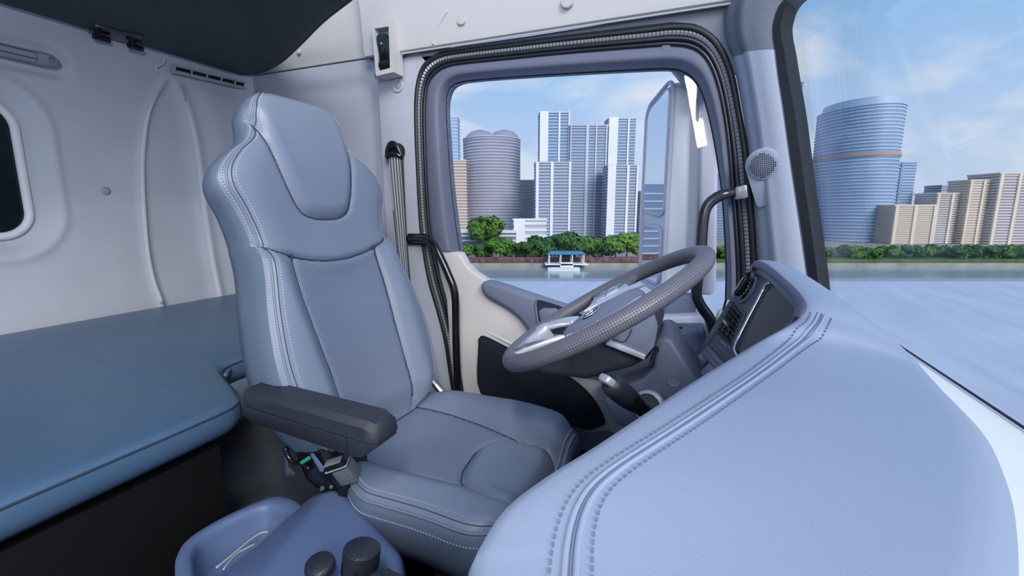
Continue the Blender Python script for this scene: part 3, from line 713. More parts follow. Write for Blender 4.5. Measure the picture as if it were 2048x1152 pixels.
# ================================================================== bunks
bd = thing('lower_bunk', 'dark teal vinyl sleeper bunk mattress along the rear wall', 'mattress', (-1.3, .2, .55))
def bz(x): return .650+.065*sm(-.86, -1.74, x)
ol = spl([(-1.735, -.65, 0), (-1.3, -.66, 0), (-.90, -.66, 0), (-.866, -.62, 0), (-.864, -.2, 0), (-.866, .3, 0), (-.870, .56, 0), (-.885, .630, 0), (-.93, .665, 0), (-1.01, .70, 0), (-1.075, .735, 0), (-1.10, .79, 0), (-1.105, .95, 0), (-1.105, 1.34, 0), (-1.15, 1.40, 0), (-1.4, 1.415, 0), (-1.69, 1.40, 0), (-1.728, 1.34, 0), (-1.735, .6, 0)], 6, True)
cx = Vector((-1.32, .4, 0)); rows = []
def nrm2(i):
    a = ol[i-1]; b = ol[(i+1) % len(ol)]; t = (b-a).normalized(); return Vector((t.y, -t.x, 0))
for o, dz in ((-.05, -.060), (-.014, -.058), (-.003, -.048), (.004, -.030), (.002, -.012), (0, -.004)):
    rows.append([p+nrm2(i)*o+Vector((0, 0, bz(p.x)+dz)) for i, p in enumerate(ol)])
side_rows = rows
mk('side_band', loft(side_rows, cu=True), 'bed_vinyl', bd, 180)
top = []
for k, (f, dz) in enumerate(((0, -.004), (.02, .004), (.05, .008), (.12, .011), (.3, .013), (.55, .012), (.8, .010), (.99, .008))):
    top.append([(lambda q: Vector((q.x, q.y, bz(q.x)+dz)))(p.lerp(Vector((max(-1.55, min(-1.2, p.x)), max(-.4, min(1.2, p.y)), 0)) if p.y < .6 else Vector((-1.45, min(1.1, p.y), 0)), f)) for p in ol])
tpv = loft(top, cu=True); tpv[1].append([7*len(ol)+j for j in range(len(ol))])
mk('top_cover', tpv, 'bed_vinyl', bd, 180)
mk('piping', tube([p+nrm2(i)*.001+Vector((0, 0, bz(p.x)-.0035)) for i, p in enumerate(ol)], .0022, 6, closed=True), 'seam', bd, 180)
fold = [PZ(a, b, .645) for a, b in ((440, 742), (455, 728), (480, 720), (510, 716))]
mk('corner_tuck', tube(spl(fold, 6), [.010+.014*i/18 for i in range(19)], 8), 'bed_vinyl', bd, 180)
mk('corner_tuck', tube(spl([PZ(a, b, .648) for a, b in ((449, 752), (456, 742), (460, 733), (458, 725))], 5), .007, 8), 'bed_vinyl', bd, 180)
bb = mk('bunk_base', bev(prism([(-1.74, -.65, .02), (-.895, -.65, .02), (-.895, -.65, .57), (-1.74, -.65, .57)], (0, 1.245, 0)), .008), 'base_black')
tag(bb, 'black storage box carrying the lower bunk', 'box')
ub = thing('upper_bunk', 'black underside of folding upper bunk above the rear wall', 'bunk', (-1.4, .3, 1.6))
uo = spl([(-1.735, 1.40, 1.59), (-1.68, 1.415, 1.59), (-1.58, 1.39, 1.59), (-1.45, 1.34, 1.59), (-1.25, 1.235, 1.59), (-1.05, 1.125, 1.59), (-.88, 1.045, 1.59), (-.74, .98, 1.59)], 5)
uo = [tuple(p) for p in uo]+[(-.70, .9, 1.59), (-.70, -.7, 1.59), (-1.735, -.7, 1.59)]
mk('panel', prism(uo, (0, 0, .08), .012, 3, 40), 'bunk_black', ub, 40)
mk('edge_trim', tube([Vector(p)+Vector((0, 0, .012)) for p in uo], .010, 8, closed=True), 'black', ub, 180)
pts = [PX(a, b, -1.70) for a, b in ((178, 68), (192, 52), (287, 74), (284, 92))]
hb = mk('hinge_bracket', prism([PZ(a, b, 1.587) for a, b in ((176, 69), (190, 51), (287, 73), (270, 93))], (0, 0, .004), .001), 'black_gloss', ub)
for a, b in ((197, 66), (265, 84)):
    q = PZ(a, b, 1.584); mk('bolt', lathe([(.010, 0), (.010, .008), (.006, .010), (.006, .022), (.001, .024)], q+Vector((0, 0, .004)), (0, 0, -1), 10), 'black_gloss', hb)
    q = PZ(a+6, b+10, 1.575); mk('hinge_knuckle', tube([q+Vector((0, -.02, 0)), q+Vector((0, .02, 0))], .009, 8), 'black', hb)
# ================================================================== things on the rear wall
gh = thing('grab_handle', 'pale grey grab handle set into a hollow of the rear wall', 'handle', (XR, .5, 1.46))
def gsec(y, h, d): return [(XR+.001, y, 1.478-h), (XR+d*.6, y, 1.478-h), (XR+d, y, 1.478-h*.5), (XR+d, y, 1.478+h*.5), (XR+d*.6, y, 1.478+h), (XR+.001, y, 1.478+h)]
mk('bar', loft([gsec(y, .0165, .024) for y in (.14, .3, .5, .765)], cu=True, cap=True), 'cap_grey', gh, 40)
for z in (1.4865, 1.4705): mk('bar_line', tube([(XR+.0245, .14, z), (XR+.0245, .765, z)], .0012, 5), 'seam', gh)
mk('end_cap', loft([gsec(y, h, d) for y, h, d in ((.766, .0178, .026), (.79, .0178, .026), (.808, .015, .024), (.818, .009, .019), (.822, .003, .012))], cu=True, cap=True), 'cap_grey', gh, 40)
mk('screw_hole', lathe([(.007, 0), (.007, .0012), (.0045, .0005)], (XR+.0255, .797, 1.478), (1, 0, 0), 14), 'door_grey', gh)
mk('screw', lathe([(.004, 0), (.004, .002), (.001, .003)], (XR+.0255, .797, 1.478), (1, 0, 0), 10), 'metal', gh)
av = thing('air_vent', 'long slotted air vent under the upper bunk edge', 'vent', PX(420, 165, -1.74))
c4 = [PX(a, b, -1.742) for a, b in ((344, 128), (500, 167), (495, 181), (342, 146))]
def q4(u, v): return c4[0].lerp(c4[1], u).lerp(c4[3].lerp(c4[2], u), v)
mk('backing', prism([q4(.03, .2), q4(.97, .2), q4(.97, .8), q4(.03, .8)], (.003, 0, 0)), 'black', av)
fo = [q4(0, 0), q4(1, 0), q4(1, 1), q4(0, 1)]; fi = [q4(.03, .22), q4(.97, .22), q4(.97, .80), q4(.03, .80)]
mk('frame', loft([fo, [p+Vector((.009, 0, 0)) for p in fo], [p+Vector((.009, 0, 0)) for p in fi], [p-Vector((.002, 0, 0)) for p in fi]], cu=True), 'side_fabric', av, 20)
for k in range(1, 5):
    u = .03+.94*k/5; mk('divider', prism([q4(u-.008, .2), q4(u+.008, .2), q4(u+.008, .8), q4(u-.008, .8)], (.008, 0, 0)), 'side_fabric', av)
for k in range(5):
    u0 = .03+.94*k/5+.012; u1 = u0+.16; mk('slat', prism([q4(u0, .62), q4(u1, .62), q4(u1, .80), q4(u0, .80)], (.006, 0, 0)), 'side_fabric', av)
for a, b, x, l in ((212, 382, XR, 'round grey trim button in the middle of the rear wall'),):
    tb = mk('trim_button', lathe([(.0135, -.004), (.0135, .001), (.011, .004), (.006, .006), (.001, .0065)], rear(PX(a, b, x).y, PX(a, b, x).z), (1, 0, 0), 18), 'cap_grey'); tag(tb, l, 'trim button', 'trim buttons')
for a, b, y, r, m, l in ((516, 184, 1.428, .010, 'cap_grey', 'small round trim button in the wall corner above the seat'), (597, 104, 1.42, .009, 'cap_cream', 'cream trim button beside the upper bunk edge')):
    tb = mk('trim_button', lathe([(r, -.004), (r, .001), (r*.8, .003), (.001, .004)], PY(a, b, y), (0, -1, 0), 16), m); tag(tb, l, 'trim button', 'trim buttons')
q = PY(795, 171, 1.403)
tb = thing('trim_plug', 'recessed round plug on the pillar below the latch housing', 'trim plug', q)
mk('ring', lathe([(.024, 0), (.022, .003), (.016, .003), (.013, -.001), (.013, -.004)], q, (0, -1, 0), 20), 'side_fabric', tb); mk('plug', lathe([(.011, 0), (.011, .002), (.001, .003)], q+Vector((.003, 0, 0)), (0, -1, 0), 16), 'cap_grey', tb)
ct = mk('wire_scrap', tube(spl([PX(a, b, -1.742) for a, b in ((330, 118), (325, 128), (318, 131), (312, 134), (314, 143))], 4), .0022, 5), 'mark'); tag(ct, 'thin crumpled bright wire hanging under the upper bunk edge', 'wire')
ct = mk('cord_end', tube(spl([PX(a, b, -1.725) for a, b in ((362, 170), (366, 178), (369, 190), (370, 200))], 4), [.005]*4+[.0035]*5+[.002]*4, 6), 'side_fabric'); tag(ct, 'short white tab hanging on the wall ridge below the vent', 'tab')
# belt latch housing on the header
lt = thing('latch_housing', 'white plastic housing with black hooked latch under the header panel', 'latch', PY(775, 150, 1.36))
YL = 1.338
fo = [PY(a, b, YL) for a, b in ((743, 48), (783, 41), (787, 144), (752, 152))]; fi = [PY(a, b, YL) for a, b in ((749, 57), (777, 53), (780, 136), (757, 142))]
bk_ = [Vector((p.x, YL+.055, p.z)) for p in fo]; di = [p+Vector((0, .035, 0)) for p in fi]
mk('housing', loft([bk_, fo, fi, di], cu=True), 'cream', lt, 20); mk('housing_back', (di, [[0, 1, 2, 3]]), 'cream', lt)
hk = [PY(a, b, YL+.004) for a, b in ((752, 72), (773, 68), (779, 105), (780, 130), (777, 138), (760, 141), (758, 125), (757, 105))]
hk = mk('hook', prism(spl(hk, 3, True), (0, .012, 0), .003), 'black_gloss', lt); mk('rivet', lathe([(.005, 0), (.005, .002), (.001, .004)], PY(763, 88, YL+.002), (0, -1, .2), 12), 'chrome', hk)
mk('roller', tube([PY(761, 130, YL+.006), PY(778, 127, YL+.006)], .011, 12), 'black', hk)
mk('pawl', tube([PY(754, 117, YL+.012), PY(760, 121, YL+.012)], .002, 6), 'black', hk)
# ================================================================== grab bars
bh = thing('door_grab_bar', 'black tubular grab bar beside the seat running down the door edge', 'grab bar', PY(912, 780, 1.34))
mk('bar', tube(spl([PY(812, 478, 1.395), PY(830, 478, 1.385), PY(852, 480, 1.36), PY(868, 490, 1.345), PY(884, 520, 1.34), (PY(898, 552, 1.34)), PY(907, 575, 1.34), PY(911, 605, 1.34), PY(912, 680, 1.34), PY(914, 740, 1.34), PY(917, 800, 1.35)], 5), .0135, 12), 'black_gloss', bh, 180)
mk('mount', prism([PY(a, b, 1.388) for a, b in ((814, 467), (850, 468), (858, 478), (852, 490), (815, 489))], (0, .018, 0), .004), 'black', bh)
ph = thing('pillar_grab_bar', 'black grab bar bent from the windscreen pillar down to the dashboard end', 'grab bar', PY(1430, 690, 1.33))
mk('bar', tube(spl([PY(1478, 384, 1.355), PY(1452, 388, 1.35), PY(1430, 397, 1.345), PY(1413, 415, 1.34), PY(1406, 445, 1.335), PY(1402, 500, 1.33), PY(1395, 560, 1.33), PY(1393, 590, 1.33), PY(1402, 612, 1.33), PY(1420, 638, 1.33), PY(1428, 665, 1.33), PY(1424, 720, 1.33)], 5), [.0125]*6+[.0145]*50, 12), 'rubber_gloss', ph, 180)
mk('clamp', prism([PY(a, b, 1.338) for a, b in ((1470, 374), (1494, 368), (1497, 396), (1471, 400))], (0, .05, 0), .005), 'ribbed', ph)
# tweeter
tw = thing('pillar_speaker', 'round grey tweeter speaker on teardrop plate on the windscreen pillar', 'speaker', PY(1527, 340, 1.34))
lowp = [o for o in bpy.data.objects if o.name == 'lower_cover'][0]; trp = bvh(lowp)
c = onto(trp, [(1527, 330)])[0]; up_ = (onto(trp, [(1529, 380)])[0]-c).normalized(); nrm = (CAM-c).normalized()*.35+Vector((-.35, -1, .1)).normalized(); nrm = (nrm-up_*nrm.dot(up_)).normalized(); sx = up_.cross(nrm)
def tl(u, v, h): return c+sx*u+up_*v+nrm*h
e = sx if (sx.dot(RT) > 0) else -sx
sx = e
pp = [tl(.0425*math.cos(a), .0425*math.sin(a), -.012) for a in [math.radians(180+180*i/16) for i in range(17)]]+[tl(.036, .03, -.012), tl(.030, .088, -.012), tl(.016, .100, -.012), tl(-.012, .108, -.012), tl(-.020, .102, -.012), tl(-.032, .05, -.012)]
mk('plate', prism(pp, nrm*.017, .003, 2, 40), 'pillar', tw, 40)
gr = mk('grille', lathe([(.036, 0), (.036, .010), (.033, .012), (.001, .013)], c, nrm, 28), 'cap_grey', tw, 40)
hv = []
for i in range(-6, 7):
    for j in range(-6, 7):
        u, v = i*.0048, j*.0048
        if math.hypot(u, v) < .030: hv.append(lathe([(.0017, 0), (.0017, .0008)], tl(u, v, .0125), nrm, 6))
mk('grille_holes', join(*hv), 'black', gr, 0)['kind'] = 'stuff'
# ================================================================== outside mirror
mr = thing('door_mirror', 'tall grey outside mirror with large and small glass beyond the door window', 'mirror', (-.08, 1.7, .78))
MA = Vector((-.098, 1.62, 0)); MB_ = Vector((-.187, 1.80, 0)); md = (MB_-MA).normalized(); mn = Vector((md.y*-1, md.x, 0)); mn = mn if mn.x < 0 else -mn
prof = []                                        # rounded outline in (along the glass, z)
def mo(s0, s1, za, zb, r, dz=0): 
    R = []
    for cx_, cz_, a0 in ((s1-r, zb-r, 0), (s0+r, zb-r, 90), (s0+r, za+r, 180), (s1-r, za+r, 270)):
        for i in range(7):
            a = math.radians(a0+15*i); R.append((cx_+r*math.cos(a), cz_+r*math.sin(a)))
    return R
Lm = (MB_-MA).length
def mp3(s, z, d): return MA+md*s+mn*d+Vector((0, 0, z))
def shape(pts, sl): return [(s, z-sl*s/Lm*(1 if z > 1.1 else -.4)) for s, z in pts]
hs = shape(mo(-.012, Lm+.012, .770, 1.470, .05), .045)
mk('housing', bev(prism([mp3(s, z, 0) for s, z in hs], -mn*.115), .02, 3, 50), 'mirror_grey', mr, 50)
mk('bezel', tube([mp3(s, z, .002) for s, z in hs], .007, 8, closed=True), 'mirror_edge', mr, 180)
g1 = shape(mo(.004, Lm-.004, 1.035, 1.452, .035), .045); g2 = shape(mo(.010, Lm-.010, .80, .995, .04), .02)
mk('main_glass', prism([mp3(s, z, .004) for s, z in g1], mn*.003), 'mirror_glass', mr, 0); mk('wide_glass', prism([mp3(s, z, .004) for s, z in g2], mn*.003), 'mirror_glass', mr, 0)
mk('glass_surround', tube([mp3(s, z, .006) for s, z in g2], .006, 8, closed=True), 'mirror_edge', mr, 180); mk('glass_surround', tube([mp3(s, z, .006) for s, z in g1], .004, 8, closed=True), 'mirror_edge', mr, 180)
bk2 = [PY(a, b, 1.60) for a, b in ((1398, 150), (1432, 190), (1436, 300), (1432, 580), (1424, 592), (1398, 590))]
mk('rear_shell', prism(bk2, (0, .12, 0), .012, 3), 'mirror_edge', mr, 50)
mk('upper_arm', prism([PY(a, b, 1.56) for a, b in ((1336, 128), (1395, 120), (1432, 170), (1420, 196), (1390, 186), (1362, 160))], (0, .07, 0), .012, 3), 'cap_grey', mr, 50)
mk('lower_arm', prism([PY(a, b, 1.56) for a, b in ((1345, 590), (1398, 590), (1396, 612), (1384, 640), (1322, 640), (1328, 615))], (0, .06, 0), .012, 3), 'arm_grey', mr, 50)
mk('arm_foot', bev(prism([PY(a, b, 1.50) for a, b in ((1300, 636), (1400, 632), (1424, 642), (1424, 665), (1300, 665))], (0, .10, 0)), .008), 'mirror_edge', mr, 50)
# ================================================================== steering wheel
th, ph = .53367, -.07112
WC = Vector((-.1663, .9074, .86)); wn = Vector((-math.sin(th)*math.cos(ph), math.sin(ph), math.cos(th)*math.cos(ph))); we1 = Vector((0, 1, 0)); we1 = (we1-wn*wn.dot(we1)).normalized(); we2 = we1.cross(wn)
def wp(a, b, h=0): return WC+we2*a+we1*b+wn*h           # a towards the top of the wheel, b towards the door
sw = thing('steering_wheel', 'grey dimpled leather steering wheel with silver spoke trims', 'steering wheel', WC-wn*.05)
NR, Nr = 180, 24; V = []; UV = []; F = []
for i in range(NR+1):
    a = 2*math.pi*i/NR
    for j in range(Nr+1):
        b = 2*math.pi*j/Nr; rad = .215+.0180*math.cos(b); V.append(wp(rad*math.cos(a), rad*math.sin(a), .0165*math.sin(b))); UV.append((a*.215, b*.0175))
for i in range(NR):
    for j in range(Nr): k = i*(Nr+1)+j; F.append([k, k+1, k+Nr+2, k+Nr+1])
mk('rim', (V, F), 'rim', sw, 180, False, UV)
# airbag hub
def ringp(pts, h): return [wp(a, b, h) for a, b in pts]
hubo = sp2([(.070, -.075), (.085, 0), (.070, .075), (.03, .092), (-.03, .088), (-.075, .070), (-.098, .03), (-.102, 0), (-.098, -.03), (-.075, -.070), (-.03, -.088), (.03, -.092)], 5, True)
def sc2(P, f, dx=0): return [(a*f+dx, b*f) for a, b in P]
hub = mk('airbag_cover', loft([ringp(sc2(hubo, .86), -.045), ringp(sc2(hubo, .98), -.032), ringp(sc2(hubo, .99), -.018), ringp(sc2(hubo, .94), -.009), ringp(sc2(hubo, .7), -.003), ringp(sc2(hubo, .35), 0), ringp(sc2(hubo, .02), .0005)], cu=True, cap=True), 'hub', sw, 180)
# oval badge
bo = [(-.026+.020*math.cos(2*math.pi*i/32), -.006+.030*math.sin(2*math.pi*i/32)) for i in range(32)]
bg_ = mk('badge', prism(ringp(bo, .0005), wn*.002), 'hub_dark', hub); mk('badge_ring', tube(ringp(bo, .0025), .0011, 6, closed=True), 'silver', bg_, 180)
for q in (((-.034, -.020), (-.026, -.010), (-.028, -.002), (-.018, .008)), ((-.034, -.008), (-.020, -.012)), ((-.033, .004), (-.022, .000))):
    mk('emblem_stroke', tube(ringp(q, .0030), .0014, 6), 'silver', bg_, 180)
# spokes: leather arms, silver plates, button pads
def plate(name, P, h0, h1, m, par, w=.003, th_=.006):   # height eases from h0 at the hub to h1 at the rim
    def hh(a, b): r = math.hypot(a, b); return h0+(h1-h0)*sm(.07, .19, r)
    n = len(P); A = [wp(a, b, hh(a, b)) for a, b in P]; B = [wp(a, b, hh(a, b)-th_) for a, b in P]
    return mk(name, bev((A+B, [list(range(n)), list(range(2*n-1, n-1, -1))]+[[i, (i+1) % n, n+(i+1) % n, n+i] for i in range(n)]), w, 2, 40), m, par, 40)
for sg in (1, -1):
    arm_ = plate('spoke', [(.055, sg*.06), (.040, sg*.12), (.044, sg*.165), (.058, sg*.19), (.085, sg*.205), (-.095, sg*.200), (-.066, sg*.19), (-.054, sg*.165), (-.052, sg*.12), (-.058, sg*.06)], -.014, .006, 'rim', sw, .006, .016)
    me_ = arm_.data; ul = me_.uv_layers.new(name='uv')
    for lp in me_.loops: v = me_.vertices[lp.vertex_index].co; ul.data[lp.index].uv = (v.x, v.y)
    plate('spoke_trim', [(.088, sg*.046), (.076, sg*.085), (.044, sg*.116), (.034, sg*.150), (.020, sg*.176), (-.012, sg*.186), (-.042, sg*.178), (-.050, sg*.150), (-.056, sg*.112), (-.068, sg*.085), (-.045, sg*.094), (0, sg*.098), (.045, sg*.084)], -.005, .005, 'silver', sw)
    bp = plate('button_pad', [(.016, sg*.122), (.014, sg*.150), (.006, sg*.166), (-.030, sg*.166), (-.036, sg*.150), (-.038, sg*.112), (-.01, sg*.116)], -.001, .0075, 'button', sw, .002)
    for q in (((-.012, sg*.112), (-.012, sg*.166)), ((-.036, sg*.136), (.014, sg*.138))):
        mk('button_gap', tube([wp(a, b, -.001+.0085*sm(.07, .19, math.hypot(a, b))+.0005) for a, b in q], .0009, 5), 'door_grey', bp)
    plate('lower_spoke', [(-.075, sg*.070), (-.10, sg*.082), (-.15, sg*.098), (-.185, sg*.105), (-.195, sg*.078), (-.16, sg*.070), (-.12, sg*.058), (-.09, sg*.045)], -.008, .012, 'silver', sw, .004, .014)
arc = [(-.2*math.cos(a), .2*math.sin(a)) for a in ls(-.50, .50, 15)]; arc2 = [(-.172*math.cos(a), .172*math.sin(a)) for a in ls(.44, -.44, 13)]
plate('spoke_bridge', arc+arc2, -.004, .010, 'silver', sw, .004, .016)
mk('spoke_well', loft([ringp(arc2, .006), ringp([(a*.985, b*.985) for a, b in arc2], -.022)]), 'silver', sw, 180)
mk('hub_back', loft([ringp(sc2(hubo, .86), -.034), ringp(sc2(hubo, .8), -.06), ringp(sc2(hubo, .6), -.08)], cu=True, cap=True), 'arm_grey', sw, 60)
# ================================================================== steering column
sc_ = thing('steering_column', 'dark steering column cowl with silver strip below the wheel', 'steering column', (-.05, .9, .6))
up1 = [PY(a, b, .835) for a, b in ((1062, 738), (1075, 712), (1180, 668), (1230, 632), (1290, 622), (1312, 628), (1318, 660), (1310, 698), (1292, 722), (1262, 738), (1170, 762), (1090, 752))]
mk('under_cowl', prism(up1, (0, .16, 0), .016, 3), 'hub_dark', sc_, 50)
fc = [PY(a, b, .826) for a, b in ((1205, 690), (1228, 660), (1250, 634), (1306, 624), (1315, 655), (1308, 694), (1291, 715), (1222, 684))]
mk('side_face', prism(fc, (0, .02, 0), .004), 'arm_grey', sc_)
mk('silver_strip', prism([PY(a, b, .822) for a, b in ((1210, 689), (1219, 680), (1291, 711), (1289, 720))], (0, .012, 0), .001), 'silver', sc_)
mk('panel_line', tube(spl([PY(a, b, .8245) for a, b in ((1225, 678), (1246, 684), (1256, 676), (1264, 658))], 4), .001, 5), 'seam', sc_)
lo = [PY(a, b, .85) for a, b in ((1306, 690), (1314, 677), (1332, 674), (1344, 682), (1372, 728), (1402, 772), (1405, 830), (1330, 880), (1230, 850), (1205, 800), (1240, 772), (1285, 757), (1308, 735))]
lc = mk('lower_cover', prism(lo, (0, .16, 0), .012, 3), 'column', sc_, 50)
tr = bvh(lc)
hole = onto(tr, [(1348, 762)])
if hole: mk('screw_recess', lathe([(.011, 0), (.011, .0015), (.007, .0005), (.006, -.004)], hole[0], (0, -1, 0), 16), 'door_grey', sc_)
mk('lock_ring', lathe([(.030, 0), (.030, .010), (.024, .013), (.023, .002)], PY(1300, 812, .845), (-.3, -1, .25), 24), 'cap_grey', sc_)
mk('lock_barrel', lathe([(.0225, 0), (.0225, .006), (.001, .007)], PY(1300, 812, .842), (-.3, -1, .25), 24), 'hub_dark', sc_)
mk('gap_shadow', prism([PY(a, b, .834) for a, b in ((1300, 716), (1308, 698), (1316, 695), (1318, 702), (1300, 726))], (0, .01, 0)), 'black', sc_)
# indicator stalk
st = thing('indicator_stalk', 'black column stalk with silver tip button in front of dashboard pad', 'stalk', PY(1300, 830, .78))
s0 = PY(1310, 838, .80); s1 = PY(1218, 766, .715); sd_ = (s1-s0).normalized(); Ls = (s1-s0).length
mk('arm', lathe([(.012, 0), (.0135, Ls*.35), (.0175, Ls*.5), (.0185, Ls*.62), (.001, Ls*.63)], s0, sd_, 18), 'black_gloss', st, 50)
tipb = mk('tip', lathe([(.0185, Ls*.635), (.0195, Ls*.66), (.0190, Ls*.9), (.0165, Ls*.98), (.012, Ls*1.01), (.001, Ls*1.012)], s0, sd_, 18), 'knob_black', st, 50)
rb = sd_.to_track_quat('X', 'Z').to_matrix()
mk('tip_button', rbox(s1-sd_*.010+Vector((-.006, -.008, .010)), (.028, .024, .014), .005, rb, 3), 'silver', tipb, 50)
for k in (.28, .40, .50): mk('symbol', rbox(s0+sd_*Ls*k+Vector((-.002, -.0145, .008)), (.006, .002, .003), .0005, rb), 'mark', st)
mk('switch', rbox(s0+sd_*Ls*.42+Vector((0, -.015, -.004)), (.010, .004, .008), .001, rb), 'black', st)
# ================================================================== dashboard
da = thing('dashboard', 'grey-blue padded dashboard with stitched seam and instrument hood', 'dashboard', (.1, .7, .3))
PP0 = Vector((.002, 1.2, .645)); PN = Vector((1, .09, -.4618)).normalized()
def pan(px, py, o=0): return on(px, py, PP0-PN*o, PN)     # o metres proud of the instrument panel plane
ctr = [(905, 1165, .836), (940, 1085, .838), (1000, 1000, .842), (1085, 937, .846), (1180, 880, .849), (1290, 810, .853), (1400, 741, .858), (1500, 684, .876), (1562, 651, .896), (1592, 632, .9055)]
Npt = [Vector((-.15, .02, .82)), Vector((-.135, .12, .83))]+[PZ(a, b, z) for a, b, z in ctr]+[pan(a, b, .018) for a, b in ((1603, 608), (1588, 583), (1562, 557), (1536, 535), (1520, 524), (1508, 521), (1500, 530))]
Fy = smtab([(-.2, -.02), (.0, .035), (.12, .090), (.2, .134), (.27, .173), (.351, .211), (.42, .238), (.505, .263), (.62, .278), (.737, .288), (.9, .292), (1.4, .294)], 6)
Ns = spl(Npt, 8); ny = len(Ns)
rows = []; PADROWS = []
nlip = (len(Npt)-8)*8
for i, p in enumerate(Ns):
    hoodf = sm(.60, .80, p.y)
    fx = interp(Fy, p.y); f = Vector((fx, p.y+.03*(1-hoodf), .850+.006*(1-hoodf)))
    if p.y > 1.0: f.y = p.y+.03
    inw = Vector((f.x-p.x, f.y-p.y, 0)).normalized()
    a = Ns[max(0, i-1)]; b = Ns[min(ny-1, i+1)]; tg = (b-a); tg.z = 0; tg.normalize(); nn = Vector((tg.y, -tg.x, 0)); nn = nn if nn.dot(inw) > 0 else -nn
    if hoodf > .95: nn = inw
    nn = (nn*.6+inw*.4).normalized()
    k = 1-.65*hoodf
    sk = [p+nn*.10+Vector((0, 0, -.55)), p+nn*.05*k+Vector((0, 0, -.25 if hoodf < .5 else -.05)), p+nn*.006*k+Vector((0, 0, -.07*k)), p-nn*.000+Vector((0, 0, -.035*k)), p+nn*.001+Vector((0, 0, -.016*k)), p+nn*.006*k+Vector((0, 0, -.004*k))]
    q0 = p+nn*.016*k; r = sk+[q0]
    for t in (.06, .12, .18, .24, .3, .36, .42, .5, .6, .7, .8, .88, .94, .97, 1.0):
        q = q0.lerp(f, t); zt = q0.z+(f.z-q0.z)*(t**1.6*hoodf+t*(1-hoodf))+.014*math.sin(math.pi*min(1, t*1.02))**.8*(1-.4*hoodf)
        zt -= .012*sm(.93, 1.0, t); q.z = zt; r.append(q)
    r.append(f+Vector((.004, 0, -.03))); rows.append(r)
pad = mk('top_pad', loft(rows), 'dash_pad', da, 180)
tp_ = bvh(pad)
seam = [(1140, 1160), (1143, 1110), (1150, 1060), (1166, 1010), (1195, 968), (1250, 925), (1330, 874), (1450, 795), (1560, 716), (1612, 673), (1634, 648), (1643, 628)]
sm_ = [(p.x, p.y) for p in spl([(a, b, 0) for a, b in seam], 10)]
def offs(P, d):
    R = []
    for i, (a, b) in enumerate(P):
        p = P[max(0, i-1)]; q = P[min(len(P)-1, i+1)]; tx, ty = q[0]-p[0], q[1]-p[1]; n = math.hypot(tx, ty); R.append((a-ty/n*d, b+tx/n*d))
    return R
g = onto(tp_, sm_)
for _ in range(14): g = [g[0]]+[(a+b*2+c)/4 for a, b, c in zip(g, g[1:], g[2:])]+[g[-1]]
up3 = Vector((0, 0, .0008))
def sidewise(P, d):
    R = []
    for i, p in enumerate(P):
        t = (P[min(len(P)-1, i+3)]-P[max(0, i-3)]); n = Vector((-t.y, t.x, 0)).normalized(); h = tp_.ray_cast(p+n*d+Vector((0, 0, .05)), Vector((0, 0, -1)))
        R.append(h[0] if h[0] is not None else p+n*d)
    return R
g = sidewise(g, 0)
mk('seam_groove', tube(g, .0012, 6), 'dash_seam', da, 180)
for d in (-.0035, .0035): mk('seam_fold', tube(sidewise(g, d), .0026, 6, flat=.6), 'dash_pad', da, 180)
for d in (-.012, .012): stitches('stitch_row', [p+up3 for p in sidewise(g, d)], da, .0068, .0034, .0008, 'dash_seam')
# instrument panel on its own leaning plane
inner = [(1592, 632), (1594, 615), (1582, 594), (1560, 571), (1537, 552), (1518, 543), (1506, 544), (1497, 556)]
Li = spl([pan(a, b, .004) for a, b in inner], 4); Lo = spl([pan(a, b, .020) for a, b in ((1597, 634), (1603, 610), (1588, 585), (1562, 559), (1537, 537), (1519, 526), (1506, 525), (1495, 545))], 4)
mk('hood_lip', loft([[o+Vector((.006, 0, .002)), o, o.lerp(i_, .5)+Vector((-.006, 0, 0)), i_, i_+Vector((.03, 0, 0))] for o, i_ in zip(Lo, Li)]), 'hood_grey', da, 180)
panel = [pan(a, b) for a, b in ((1500, 545), (1440, 640), (1375, 745), (1345, 800), (1400, 830), (1500, 740), (1610, 660), (1600, 600), (1560, 565), (1530, 543), (1512, 535))]
mk('instrument_panel', prism(panel, PN*.03, .003, 2, 20), 'dash_dark', da)
mk('end_cheek', prism([pan(a, b, .002) for a, b in ((1502, 540), (1496, 540), (1436, 636), (1370, 742), (1380, 748), (1444, 642))], PN*.05, .004), 'dash_dark', da)
# display with chrome bezel, sunk below the panel
dp = spl([pan(a, b, .003) for a, b in ((1530, 572), (1537, 565), (1547, 563), (1566, 577), (1590, 602), (1596, 622), (1590, 640), (1540, 690), (1490, 722), (1474, 712), (1470, 694), (1484, 662), (1506, 618))], 4, True)
ds = mk('display', prism([p+PN*.002-PN*.001 for p in dp], PN*.006), 'screen', da); ds['label'] = 'dark grey display face'
mk('bezel', tube(dp, .0042, 8, closed=True), 'hood_grey', ds, 180)
ch = spl([pan(a, b, .007) for a, b in ((1539, 566), (1530, 574), (1518, 596), (1500, 630), (1482, 666), (1470, 694), (1473, 709), (1482, 716))], 5)
mk('chrome_edge', tube(ch, .0028, 8), 'chrome', ds, 180)
